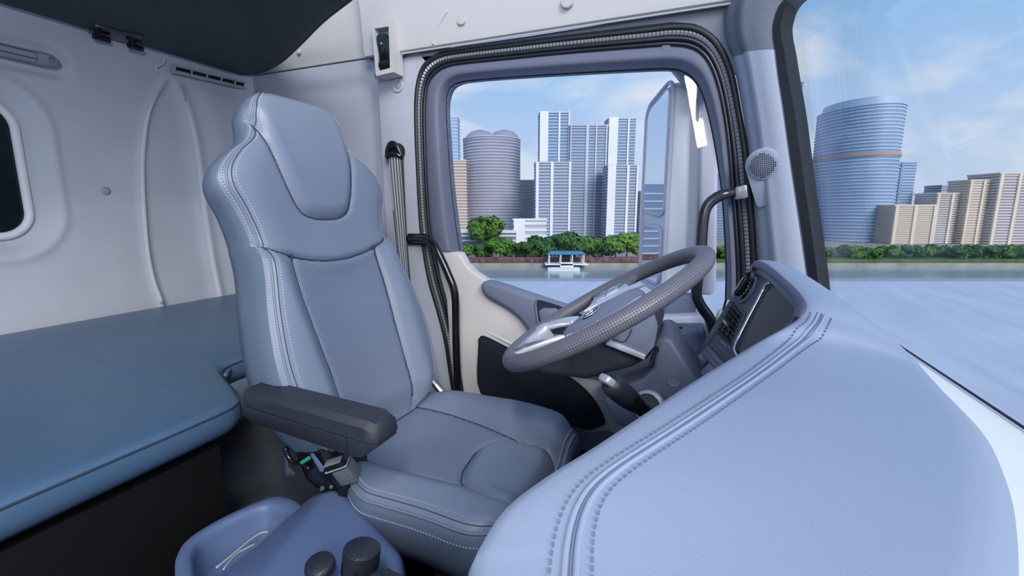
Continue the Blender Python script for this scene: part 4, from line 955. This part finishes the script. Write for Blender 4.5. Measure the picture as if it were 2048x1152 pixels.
# light switch knob
kc = pan(1498, 580); kx = (pan(1500, 545)-pan(1440, 640)).normalized(); ky = PN.cross(kx)
mk('knob_ring', lathe([(.034, 0), (.034, .003), (.030, .005), (.028, .002)], kc, -PN, 28), 'hood_grey', da)
kb = mk('light_knob', lathe([(.026, 0), (.025, .008), (.020, .010), (.001, .010)], kc, -PN, 28), 'black_gloss', da, 50)
mk('knob_grip', rbox(kc-PN*.016, (.046, .013, .016), .005, Matrix((kx, ky, PN)).transposed(), 3), 'black_gloss', kb, 50)
mk('grip_rim', tube([kc-PN*.0245+kx*(.02*math.cos(a))+ky*(.0035*math.sin(a)) for a in ls(0, 2*math.pi*15/16, 16)], .0007, 5, closed=True), 'chrome', kb, 180)
for k in range(5):
    a = math.radians(40+k*25); mk('symbol', rbox(kc-PN*.0108+kx*(.022*math.cos(a))+ky*(.022*math.sin(a)), (.003, .003, .001), .0003, Matrix((kx, ky, PN)).transposed()), 'mark', kb)
# side air vent with slats
vq = [pan(a, b) for a, b in ((1471, 603), (1490, 630), (1466, 690), (1437, 666))]
def vv4(u, v, o): return vq[0].lerp(vq[1], u).lerp(vq[3].lerp(vq[2], u), v)-PN*o
fo = [vv4(-.10, -.05, .001), vv4(1.08, -.05, .001), vv4(1.08, 1.05, .001), vv4(-.10, 1.05, .001)]; fi = [vv4(.02, .02, .004), vv4(.98, .02, .004), vv4(.98, .98, .004), vv4(.02, .98, .004)]
vf_ = mk('side_vent', loft([fo, fi, [p+PN*.004 for p in fi]], cu=True), 'dash_dark', da, 20)
mk('vent_back', prism([vv4(0, 0, .001), vv4(1, 0, .001), vv4(1, 1, .001), vv4(0, 1, .001)], PN*.001), 'black', vf_)
for k in range(7):
    v = (k+.5)/7; mk('slat', prism([vv4(.02, v-.035, .002), vv4(.98, v-.035, .002), vv4(.98, v+.02, .011), vv4(.02, v+.02, .011)], -PN*.0015), 'hub_dark', vf_)
for u in (.3, .62): mk('vane', prism([vv4(u, .02, .002), vv4(u+.03, .02, .002), vv4(u+.03, .98, .002), vv4(u, .98, .002)], -PN*.003), 'black_gloss', vf_)
mk('vent_tab', tube([vv4(.30, .58, .012), vv4(.62, .60, .012)], .0035, 8), 'metal', vf_)
for i, (a, b) in enumerate(((1443, 684), (1447, 687), (1451, 690), (1457, 694))):
    mk('vent_symbol', lathe([(.0022 if i < 3 else .0014, 0), (.0022 if i < 3 else .0014, .0006)], pan(a, b, .0004), -PN, 6), 'mark', da, 0)
mk('symbol_line', tube([pan(1428, 684, .0006), pan(1454, 708, .0006)], .0008, 5), 'hood_grey', da)
# rocker switch block
sq = [pan(a, b, .006) for a, b in ((1416, 690), (1462, 740), (1400, 790), (1366, 738))]
def s4(u, v, o=0): return sq[0].lerp(sq[1], u).lerp(sq[3].lerp(sq[2], u), v)-PN*o
sb_ = mk('switch_block', prism([s4(0, 0), s4(1, 0), s4(1, 1), s4(0, 1)], PN*.03, .003), 'dash_dark', da)
for k, (v0, v1) in enumerate(((.04, .12), (.16, .24), (.66, .74), (.78, .90))): mk('trim_bar', prism([s4(.06, v0, .001), s4(.94, v0, .001), s4(.94, v1, .001), s4(.06, v1, .001)], PN*.002, .0006), 'hood_grey', sb_)
for u0, u1 in ((.06, .30), (.50, .92)):
    rk = mk('rocker', prism([s4(u0, .28, .002), s4(u1, .28, .006), s4(u1, .62, .006), s4(u0, .62, .002)], PN*.006, .0015), 'arm_grey', sb_)
mk('dimmer_wheel', lathe([(.008, -.004), (.008, .004), (.006, .005)], s4(.40, .36, .003), s4(1, 0)-s4(0, 0), 16), 'hood_grey', sb_)
mk('dimmer_slot', prism([s4(.32, .28, .001), s4(.48, .28, .001), s4(.48, .62, .001), s4(.32, .62, .001)], PN*.002), 'black', sb_)
# lower dashboard / knee panel
kn = [(.03, .66), (-.02, .64), (-.06, .56), (-.05, .40), (.02, .12), (.28, .05), (.28, .60)]
mk('knee_panel', prism([(x, .58, z) for x, z in kn], (0, .80, 0), .02, 3), 'dash_low', da, 50)
mk('kick_panel', prism([PY(a, b, 1.30) for a, b in ((1208, 768), (1245, 772), (1340, 770), (1360, 900), (1290, 905), (1250, 850))], (0, .07, 0), .008), 'dash_low', da, 50)
mk('centre_body', prism([(-.06, .02, .05), (.24, .02, .05), (.24, .02, .79), (-.10, .02, .79)], (0, .30, 0), .02), 'dash_low', da, 50)
# ================================================================== centre console
co = thing('centre_console', 'navy blue centre console with tray and round knob beside the seat', 'console', (-.6, .52, .1))
ZT = .49
tp1 = [PZ(a, b, ZT) for a, b in ((648, 984), (672, 980), (694, 994), (725, 1028), (765, 1072), (800, 1112), (806, 1150), (790, 1300), (500, 1300), (520, 1152), (580, 1075))]
bt1 = [PZ(a, b, ZT-.045)+Vector((0, 0, 0)) for a, b in ((622, 992), (664, 978), (700, 992), (732, 1030), (772, 1076), (806, 1114), (812, 1150), (796, 1310), (405, 1310), (440, 1152), (545, 1060))]
bt2 = [Vector((p.x, p.y, .16)) for p in bt1]
n_ = len(tp1); vfc = loft([tp1, bt1, bt2], cu=True); vfc[1].append(list(range(n_))); vfc[1].append([2*n_+i for i in range(n_)][::-1])
mk('body', bev(vfc, .022, 6, 18), 'console', co, 180)
zt = .450
oo = spl([PZ(a, b, zt) for a, b in ((348, 1140), (352, 1108), (372, 1078), (420, 1046), (480, 1016), (540, 992), (575, 992), (606, 1012), (590, 1060), (520, 1130), (440, 1230), (360, 1220))], 5, True)
cx_ = sum(oo, Vector())/len(oo)
def shr(P, f, z): return [Vector((cx_.x+(p.x-cx_.x)*f, cx_.y+(p.y-cx_.y)*f, z)) for p in P]
ty = mk('tray', loft([shr(oo, 1.0, .2), shr(oo, 1.0, zt-.012), shr(oo, .985, zt-.003), shr(oo, .95, zt), shr(oo, .78, zt), shr(oo, .74, zt-.004), shr(oo, .71, zt-.015), shr(oo, .66, zt-.07), shr(oo, .60, zt-.078), shr(oo, .02, zt-.078)], cu=True), 'console', co, 180)
mk('tray_divider', tube(spl([PZ(a, b, zt-.03) for a, b in ((432, 1136), (470, 1105), (500, 1080), (522, 1066), (536, 1064))], 5), .0022, 6), 'wrap', ty, 180)
mk('tray_divider', tube(spl([PZ(a, b, zt-.035) for a, b in ((446, 1140), (470, 1110), (490, 1098), (510, 1088))], 5), .002, 6), 'wrap', ty, 180)
rbk = PZ(640, 1130, .530)
kn_ = mk('round_knob', lathe([(.012, -.05), (.012, -.014), (.0205, -.010), (.0222, -.004), (.0208, .003), (.016, .0055), (.001, .007)], rbk, (.12, -.18, 1), 26), 'knob_black', co, 60)
# lever
gl = thing('gear_lever', 'black capped lever with angled grip on the centre console', 'lever', PZ(725, 1140, .48))
gc = PZ(722, 1120, .555); ga = Vector((.10, .10, 1)).normalized()
kp_ = mk('cap', lathe([(.012, -.046), (.020, -.042), (.0255, -.028), (.0265, .006), (.0265, .010), (.0250, .0105), (.0250, .012), (.0262, .0125), (.0258, .018), (.022, .021), (.001, .0215)], gc, ga, 28), 'knob_black', gl, 45)
for k in range(6):
    a = math.radians(k*60+10); e1 = ga.orthogonal().normalized(); e2 = ga.cross(e1); d = e1*math.cos(a)+e2*math.sin(a)
    mk('cap_slot', rbox(gc+d*.0264+ga*-.006, (.0014, .006, .018), .0004, Matrix((d, ga.cross(d), ga)).transposed()), 'black', kp_)
mk('grip', tube(spl([gc+ga*-.03, gc+Vector((.035, .0, -.022)), gc+Vector((.075, .004, -.030)), gc+Vector((.14, .0, -.045))], 5), .0155, 12), 'knob_black', gl, 180)
mk('collar', tube([gc+Vector((.026, 0, -.021)), gc+Vector((.038, .0, -.024))], .018, 12), 'black_gloss', gl)
mk('shaft', tube([gc+ga*-.03, gc+ga*-.10], .009, 8), 'black', gl)
# ================================================================== outside
GZ = -1.35; WZ = -18.5
mat('road', (184, 191, 206), .8, .2, bump=('noise', 9), bs=.5, var=.10, vs=.9, stretch=(3, .35, 1))
mat('water', (146, 160, 168), .16, .5, bump=('noise', .5), bs=.6)
mat('kerb', (150, 158, 172), .8, .2)
mat('quay', (150, 146, 138), .85, .2, var=.2, vs=.2)
mat('flowers', (108, 82, 84), .9, .1, var=.5, vs=.6)
mat('bank_green', (72, 104, 48), .9, .1, var=.3, vs=.3)
mat('leaf_a', (78, 122, 44), .7, .3, var=.35, vs=.35)
mat('leaf_b', (52, 92, 40), .7, .3, var=.35, vs=.35)
mat('leaf_c', (104, 140, 52), .7, .3, var=.35, vs=.35)
mat('bark', (84, 72, 60), .9, .1)
mat('roof_blue', (60, 120, 160), .6, .3)
mat('boat_white', (226, 230, 232), .4, .4)
RTv = RT
def gp(u, d, z): return Vector((CAM.x, CAM.y, 0))+RTv*u+FH*d+Vector((0, 0, z))
rd = mk('road', prism([gp(-260, -40, GZ), gp(260, -40, GZ), gp(260, 15.6, GZ), gp(-260, 15.6, GZ)], (0, 0, -.4)), 'road', smooth=0)
tag(rd, 'wide pale blue-grey paved road outside the cab', 'road', kind='structure')
kb_ = mk('kerb', prism([gp(-260, 15.6, GZ-.4), gp(260, 15.6, GZ-.4), gp(260, 15.6, GZ+.03), gp(-260, 15.6, GZ+.03)], FH*.7), 'kerb', smooth=0); tag(kb_, 'grey stone kerb along the far edge of the road', 'kerb', kind='structure')
qw = mk('quay_wall', prism([gp(-260, 15.4, WZ-1), gp(260, 15.4, WZ-1), gp(260, 15.4, GZ-.4), gp(-260, 15.4, GZ-.4)], -FH*1.0), 'quay', smooth=0); tag(qw, 'stone quay wall under the road edge', 'wall', kind='structure')
DB = 163.0
wt = mk('river', grid(lambda u, d: gp(u, d, WZ), ls(-900, 500, 30), ls(16.5, 700, 16)), 'water', smooth=0, recalc=False); tag(wt, 'calm grey-green river between road and far bank', 'water', kind='stuff')
bn = mk('far_bank', prism([gp(-700, DB, WZ-1), gp(420, DB, WZ-1), gp(420, DB, WZ+1.3), gp(-700, DB, WZ+1.3)], FH*420), 'quay', smooth=0); tag(bn, 'low stone embankment on the far side of the river', 'bank', kind='structure')
fb_ = mk('flower_bed', prism([gp(-120, DB+1.5, WZ+1.3), gp(62, DB+1.5, WZ+1.3), gp(62, DB+1.5, WZ+3.2), gp(-120, DB+1.5, WZ+3.2)], FH*3, .4), 'flowers', smooth=0); tag(fb_, 'dusky red flower bed along the far embankment', 'flower bed')
hg = mk('lawn_strip', prism([gp(64, DB+2, WZ+1.3), gp(300, DB+2, WZ+1.3), gp(300, DB+2, WZ+2.4), gp(64, DB+2, WZ+2.4)], FH*14, .3), 'bank_green', smooth=0); tag(hg, 'green planted strip along the right far bank', 'lawn', kind='structure')
# ---- trees
def crown(seed, rx, rz, n=1500):
    R = random.Random(seed); V = []; F = []
    blobs = [(Vector((R.uniform(-.55, .55)*rx, R.uniform(-.55, .55)*rx, R.uniform(.3, .85)*2*rz)), R.uniform(.38, .6)*min(rx, rz*1.2)) for _ in range(11)]
    for k in range(n):
        c, r = blobs[R.randrange(len(blobs))]; d = Vector((R.gauss(0, 1), R.gauss(0, 1), R.gauss(.25, 1))).normalized(); p = c+d*r*R.uniform(.75, 1.05)
        t = d.orthogonal().normalized(); t.rotate(Matrix.Rotation(R.uniform(0, 6.28), 3, d)); b = d.cross(t); t = (t+d*R.uniform(-.6, .6)).normalized(); s = R.uniform(.22, .5)
        i = len(V); V += [p-t*s-b*s*.7, p+t*s-b*s*.7, p+t*s+b*s*.7, p-t*s+b*s*.7]; F.append([i, i+1, i+2, i+3])
    return V, F
CR = []
for s_, (rx, rz, m_) in enumerate(((4.2, 4.0, 'leaf_a'), (4.6, 3.6, 'leaf_b'), (3.8, 4.4, 'leaf_c'), (3.4, 2.6, 'leaf_b'), (3.6, 2.4, 'leaf_a'))):
    v, f = crown(s_, rx, rz); me = bpy.data.meshes.new('crown'); me.from_pydata([tuple(q) for q in v], [], f); me.materials.append(M[m_]); CR.append((me, rx, rz))
tv = tube([(0, 0, 0), (.1, 0, 1.5), (0, .1, 3.4)], [.35, .28, .18], 7); tm = bpy.data.meshes.new('trunk'); tm.from_pydata([tuple(q) for q in tv[0]], [], tv[1]); tm.materials.append(M['bark'])
def tree(px, pyt, d, k, label, group, base=None):
    t = BG(px, pyt, d); zb = WZ+1.3 if base is None else base; me, rx, rz = CR[k]; H = t.z-zb; s = H/(2*rz*1.0+1.2)
    r = thing('tree', label, 'tree', (t.x, t.y, zb), group)
    c = put('crown', me, None, r, (0, 0, .35*s)); c.scale = (s*1.35, s*1.35, s*1.06); c.rotation_euler.z = random.uniform(0, 6.28)
    q = put('trunk', tm, None, r); q.scale = (s, s, s)
G1 = 'trees along the far bank in the door window'; G2_ = 'low trees along the right far bank'
for px, py, d, k, lb in ((905, 498, 172, 1, None), (930, 488, 170, 0, None), (968, 484, 173, 1, None), (1000, 476, 170, 0, None), (1032, 484, 174, 1, None), (1062, 482, 171, 1, None), (1088, 472, 174, 1, None), (1118, 464, 172, 1, None), (1150, 470, 173, 1, None), (1178, 472, 170, 0, None), (1205, 476, 173, 1, None), (1232, 472, 171, 0, None), (1322, 480, 172, 1, None), (1345, 478, 172, 0, None), (1385, 482, 172, 1, None), (1415, 486, 172, 0, None)):
    tree(px, py, d, k, 'mid green leafy tree in the riverside row seen through the door window', G1)
tree(970, 434, 192, 0, 'lone rounded tree behind the low building left of the white towers', None, WZ+3)
tree(1255, 460, 170, 2, 'brightest yellow-green tree in the riverside row left of the mirror', None)
tree(1290, 464, 170, 2, 'yellow-green tree partly behind the left edge of the mirror', None)
x = 1432; i = 0
while x < 2080:
    tree(x, random.uniform(489, 497), random.uniform(170, 178), 3+(i % 2), 'low bushy tree in the row along the right far bank', G2_); x += random.uniform(15, 22); i += 1
# ---- buildings
def building(label, x0, x1, yt, d, body, band, nfl, depth=None, rnd=False, fins=(), fincol=None, crown_=None, floors_from=0, gap=.45, yaw=0, group=None, base=None, name='tower_block', roofcol=None):
    a = BG(x0, yt, d); b = BG(x1, yt, d); zb = WZ+1.3 if base is None else base; w = (b-a).length; c = (a+b)/2; c = Vector((c.x, c.y, zb))-(FH*((depth or w*.8)/2) if rnd else Vector()); H = (a.z+b.z)/2-zb; dp_ = depth or w*.8
    ax_ = RTv.copy(); ay_ = FH.copy()
    if yaw: q = Matrix.Rotation(yaw, 3, 'Z'); ax_ = q @ ax_; ay_ = q @ ay_
    r = thing(name, label, 'building', c, group)
    def outl(o, z):
        if rnd: return [c+ax_*((w/2+o)*math.cos(t))+ay_*(dp_/2+(dp_/2+o)*math.sin(t))+Vector((0, 0, z)) for t in ls(0, 2*math.pi*31/32, 32)]
        return [c+ax_*(sx_*(w/2+o))+ay_*(dp_/2+sy_*(dp_/2+o))+Vector((0, 0, z)) for sx_, sy_ in ((-1, -1), (1, -1), (1, 1), (-1, 1))]
    mk('body', prism(outl(0, 0), (0, 0, H)), body, r, 40 if rnd else 0)
    fh = H/nfl; me = None
    for k in range(floors_from, nfl):
        if me is None:
            o = mk('floor_band', prism(outl(.35, 0), (0, 0, fh*gap)), band, r, 40 if rnd else 0); me = o.data
        else: o = put('floor_band', me, None, r)
        o.location = (0, 0, k*fh+fh*.3)
    for f0, f1 in fins:
        p0 = c+ax_*(-w/2+w*f0); p1 = c+ax_*(-w/2+w*f1); mk('pier', prism([p0-ay_*.9, p1-ay_*.9, p1+ay_*.2, p0+ay_*.2], (0, 0, H*1.012)), fincol or band, r, 0)
    mk('roof', prism(outl(.5, H), (0, 0, .8)), roofcol or band, r, 40 if rnd else 0)
    return r, c, w, dp_, H, ax_, ay_
cols = {'g_blue': (128, 152, 186), 'g_dark': (108, 130, 160), 'w_white': (220, 223, 230), 'w_grey': (176, 180, 194), 'tan': (178, 168, 164), 'tan_l': (206, 198, 190), 'mauve': (142, 142, 164), 'slate': (114, 136, 170), 'g_pale': (168, 190, 216), 'beige_b': (214, 202, 186), 'blue_far': (150, 176, 212), 'blue_deep': (104, 132, 176), 'brown': (168, 150, 140), 'navy': (112, 124, 150)}  # distance haze mixed into the colours: darks lifted, whites toned down
for k, c in cols.items(): mat('b_'+k, c, .45 if k.startswith('g') else .75, .4, var=.06, vs=.05)
T = building
T('pale blue tower cut by the left edge of the door window', 872, 915, 236, 420, 'b_blue_far', 'b_g_pale', 34)
T('brown-grey block at the left edge of the door window', 880, 932, 322, 300, 'b_brown', 'b_tan_l', 26)
r, c, w, dp_, H, ax_, ay_ = T('broad grey tower with two domed roof shells, left in the door window', 927, 1040, 282, 330, 'b_mauve', 'b_w_grey', 34, rnd=True, depth=40, gap=.4)
for s_ in (-.2, .22):
    mk('roof_shell', lathe([(w*.27, 0), (w*.25, 3.0), (w*.17, 5.8), (w*.06, 7.2), (.05, 7.5)], c+ax_*(s_*w)+ay_*dp_*.5+Vector((0, 0, H)), (0, 0, 1), 20), 'b_mauve', r, 60)
T('narrow tan block between the domed tower and the white towers', 1036, 1080, 362, 340, 'b_tan', 'b_w_grey', 24)
T('lower front wing of the left white tower, sunlit left face painted white', 1072, 1142, 326, 262, 'b_g_dark', 'b_w_grey', 26, fins=((0, .08), (.42, .5), (.94, 1)), fincol='b_w_white')  # leftmost white pier paints the sunlit left face
T('tall left one of the white and blue towers', 1080, 1140, 226, 285, 'b_slate', 'b_g_pale', 42, fins=((0, .28), (.62, .68), (.95, 1)), fincol='b_w_white', gap=.3)  # wide left pier is sunlight on the left face, painted white
T('wide dark blue middle one of the white and blue towers', 1141, 1215, 252, 282, 'b_g_dark', 'b_w_grey', 40, fins=((.0, .03), (.42, .50), (.68, .72), (.96, 1)), fincol='b_g_pale', gap=.35)
T('tall right one of the white and blue towers', 1218, 1272, 238, 285, 'b_g_dark', 'b_g_pale', 42, fins=((0, .34), (.70, .76)), fincol='b_w_white', gap=.3)  # sunlit left face painted as the broad white pier
T('lower front wing of the right white tower', 1216, 1277, 332, 262, 'b_g_dark', 'b_w_grey', 26, fins=((0, .26), (.62, .70), (.94, 1)), fincol='b_w_white')  # first pier paints the sun on the left face
T('dark slim tower beside the left edge of the mirror', 1281, 1330, 384, 300, 'b_navy', 'b_g_blue', 22, fins=((0, .2),), fincol='b_tan')
T('dark tower seen between mirror and windscreen pillar', 1410, 1462, 348, 300, 'b_navy', 'b_slate', 24)
T('low white pavilion building under the white towers', 1028, 1092, 441, 212, 'b_w_grey', 'b_w_white', 4, fins=((0, .34),), fincol='b_w_white', base=WZ+4)
T('long low podium with flat pale roof behind the riverside trees', 905, 1032, 466, 200, 'b_navy', 'b_w_white', 3, base=WZ+4, gap=.3, depth=14)
T('plain deep blue tower beside the windscreen pillar', 1560, 1606, 166, 430, 'b_blue_deep', 'b_slate', 38, gap=.2)
T('low blue block between pillar and round tower', 1588, 1632, 336, 330, 'b_slate', 'b_g_pale', 24)
r, c, w, dp_, H, ax_, ay_ = T('round glass tower with pale floor bands and brown ring, seen through windscreen', 1655, 1782, 226, 300, 'b_g_blue', 'b_g_pale', 40, rnd=True, depth=52, gap=.36)
def ell(o, z): return [c+ax_*((w/2+o)*math.cos(t))+ay_*(dp_/2+(dp_/2+o)*math.sin(t))+Vector((0, 0, z)) for t in ls(0, 2*math.pi*31/32, 32)]
mk('brown_ring', loft([ell(.2, H*.64), ell(.9, H*.64), ell(.9, H*.64+2), ell(.2, H*.64+2)], cu=True), 'b_brown', r, 40)
mk('crown_ring', loft([ell(-2.5, H), ell(-2.5, H+5), ell(-3.2, H+5), ell(-3.2, H)], cu=True), 'b_g_pale', r, 40)
T('blue-grey stepped tower behind the right side of the round tower', 1776, 1834, 326, 350, 'b_slate', 'b_g_pale', 26, fins=((.45, .55),), fincol='b_g_blue')
tn = (('tan apartment block right beside the round tower', 1790, 1872, 412, 262, 20), ('tan apartment block second right of the round tower', 1874, 1936, 388, 266, 22), ('taller tan apartment block third right of the round tower', 1940, 1996, 362, 262, 24), ('beige apartment block at the right edge of the windscreen view', 2000, 2080, 348, 258, 25))
for i, (l, a, b, t, d, n) in enumerate(tn): T(l, a, b, t, d, 'b_mauve' if i % 2 else 'b_tan', 'b_tan_l' if i % 2 else 'b_beige_b', n, fins=((0, .08), (.46, .54), (.94, 1)), fincol='b_beige_b', group='tan apartment blocks', name='apartment_block')
T('grey roof block rising behind the tan apartment blocks', 1884, 1932, 372, 330, 'b_mauve', 'b_w_grey', 22)
# buildings further along the bank, on the side the door mirror faces
for i, (u, d, w_, h_) in enumerate(((-92, 200, 14, 30), (-110, 205, 15, 24), (-128, 200, 16, 33), (-150, 215, 20, 28))):
    c = gp(u, d, WZ+1.3); r = thing('tower_block', 'blue tower on the far bank behind the cab, reflected in the door mirror', 'building', c, 'towers reflected in the mirror')
    pts_ = lambda o, z: [c+RTv*(sx_*(w_/2+o))+FH*(sy_*(12+o))+Vector((0, 0, z)) for sx_, sy_ in ((-1, -1), (1, -1), (1, 1), (-1, 1))]
    mk('body', prism(pts_(0, 0), (0, 0, h_)), 'b_g_dark', r, 0); o = mk('floor_band', prism(pts_(.3, 0), (0, 0, .7)), 'b_w_grey', r, 0); me = o.data
    for k in range(1, int(h_/3.2)): q = put('floor_band', me, None, r); q.location = (0, 0, k*3.2)
# ---- boat and landing
bt = BG(1128, 541, 152); bo_ = thing('boat', 'small white cabin boat moored at the far bank', 'boat', (bt.x, bt.y, WZ))
def bs_(t, w, z): return [Vector((bt.x, bt.y, WZ))+RTv*t+FH*s*w+Vector((0, 0, z)) for s in (-1, 1)]
hl = loft([[Vector((bt.x, bt.y, WZ))+RTv*t+FH*s*w*k+Vector((0, 0, z)) for s, k, z in ((-1, 1, 1.1), (-1, .7, -.2), (1, .7, -.2), (1, 1, 1.1))] for t, w in ((-5.5, .2), (-4, 1.2), (0, 1.6), (4.5, 1.5), (5.2, 1.3))], cu=True, cap=True)
mk('hull', hl, 'boat_white', bo_, 30); mk('cabin', rbox(Vector((bt.x, bt.y, WZ+2.0))+RTv*.8, (4.5, 2.2, 1.7), .3, Matrix.Rotation(YAW, 3, 'Z')), 'boat_white', bo_); mk('cabin_window', rbox(Vector((bt.x, bt.y, WZ+2.2))+RTv*.8, (4.0, 2.3, .6), .05, Matrix.Rotation(YAW, 3, 'Z')), 'dark_glass', bo_)
lp = BG(1132, 510, 160); la = thing('landing_pavilion', 'landing stage pavilion with blue roof on the far bank', 'pavilion', (lp.x, lp.y, WZ+1.3)); Rz = Matrix.Rotation(YAW, 3, 'Z'); L0 = Vector((lp.x, lp.y, WZ+1.3))
mk('roof', bev(prism([L0+RTv*a+FH*-2.5+Vector((0, 0, z)) for a, z in ((-7, 3.6), (7, 3.6), (5.5, 4.6), (-5.5, 4.6))], FH*5), .1), 'roof_blue', la)
for a in (-6, -2, 2, 6):
    for b in (-2, 2): mk('post', rbox(L0+RTv*a+FH*b+Vector((0, 0, 1.8)), (.3, .3, 3.6), .03, Rz), 'boat_white', la)
mk('deck', rbox(L0+Vector((0, 0, .2)), (15, 6, .4), .05, Rz), 'boat_white', la)
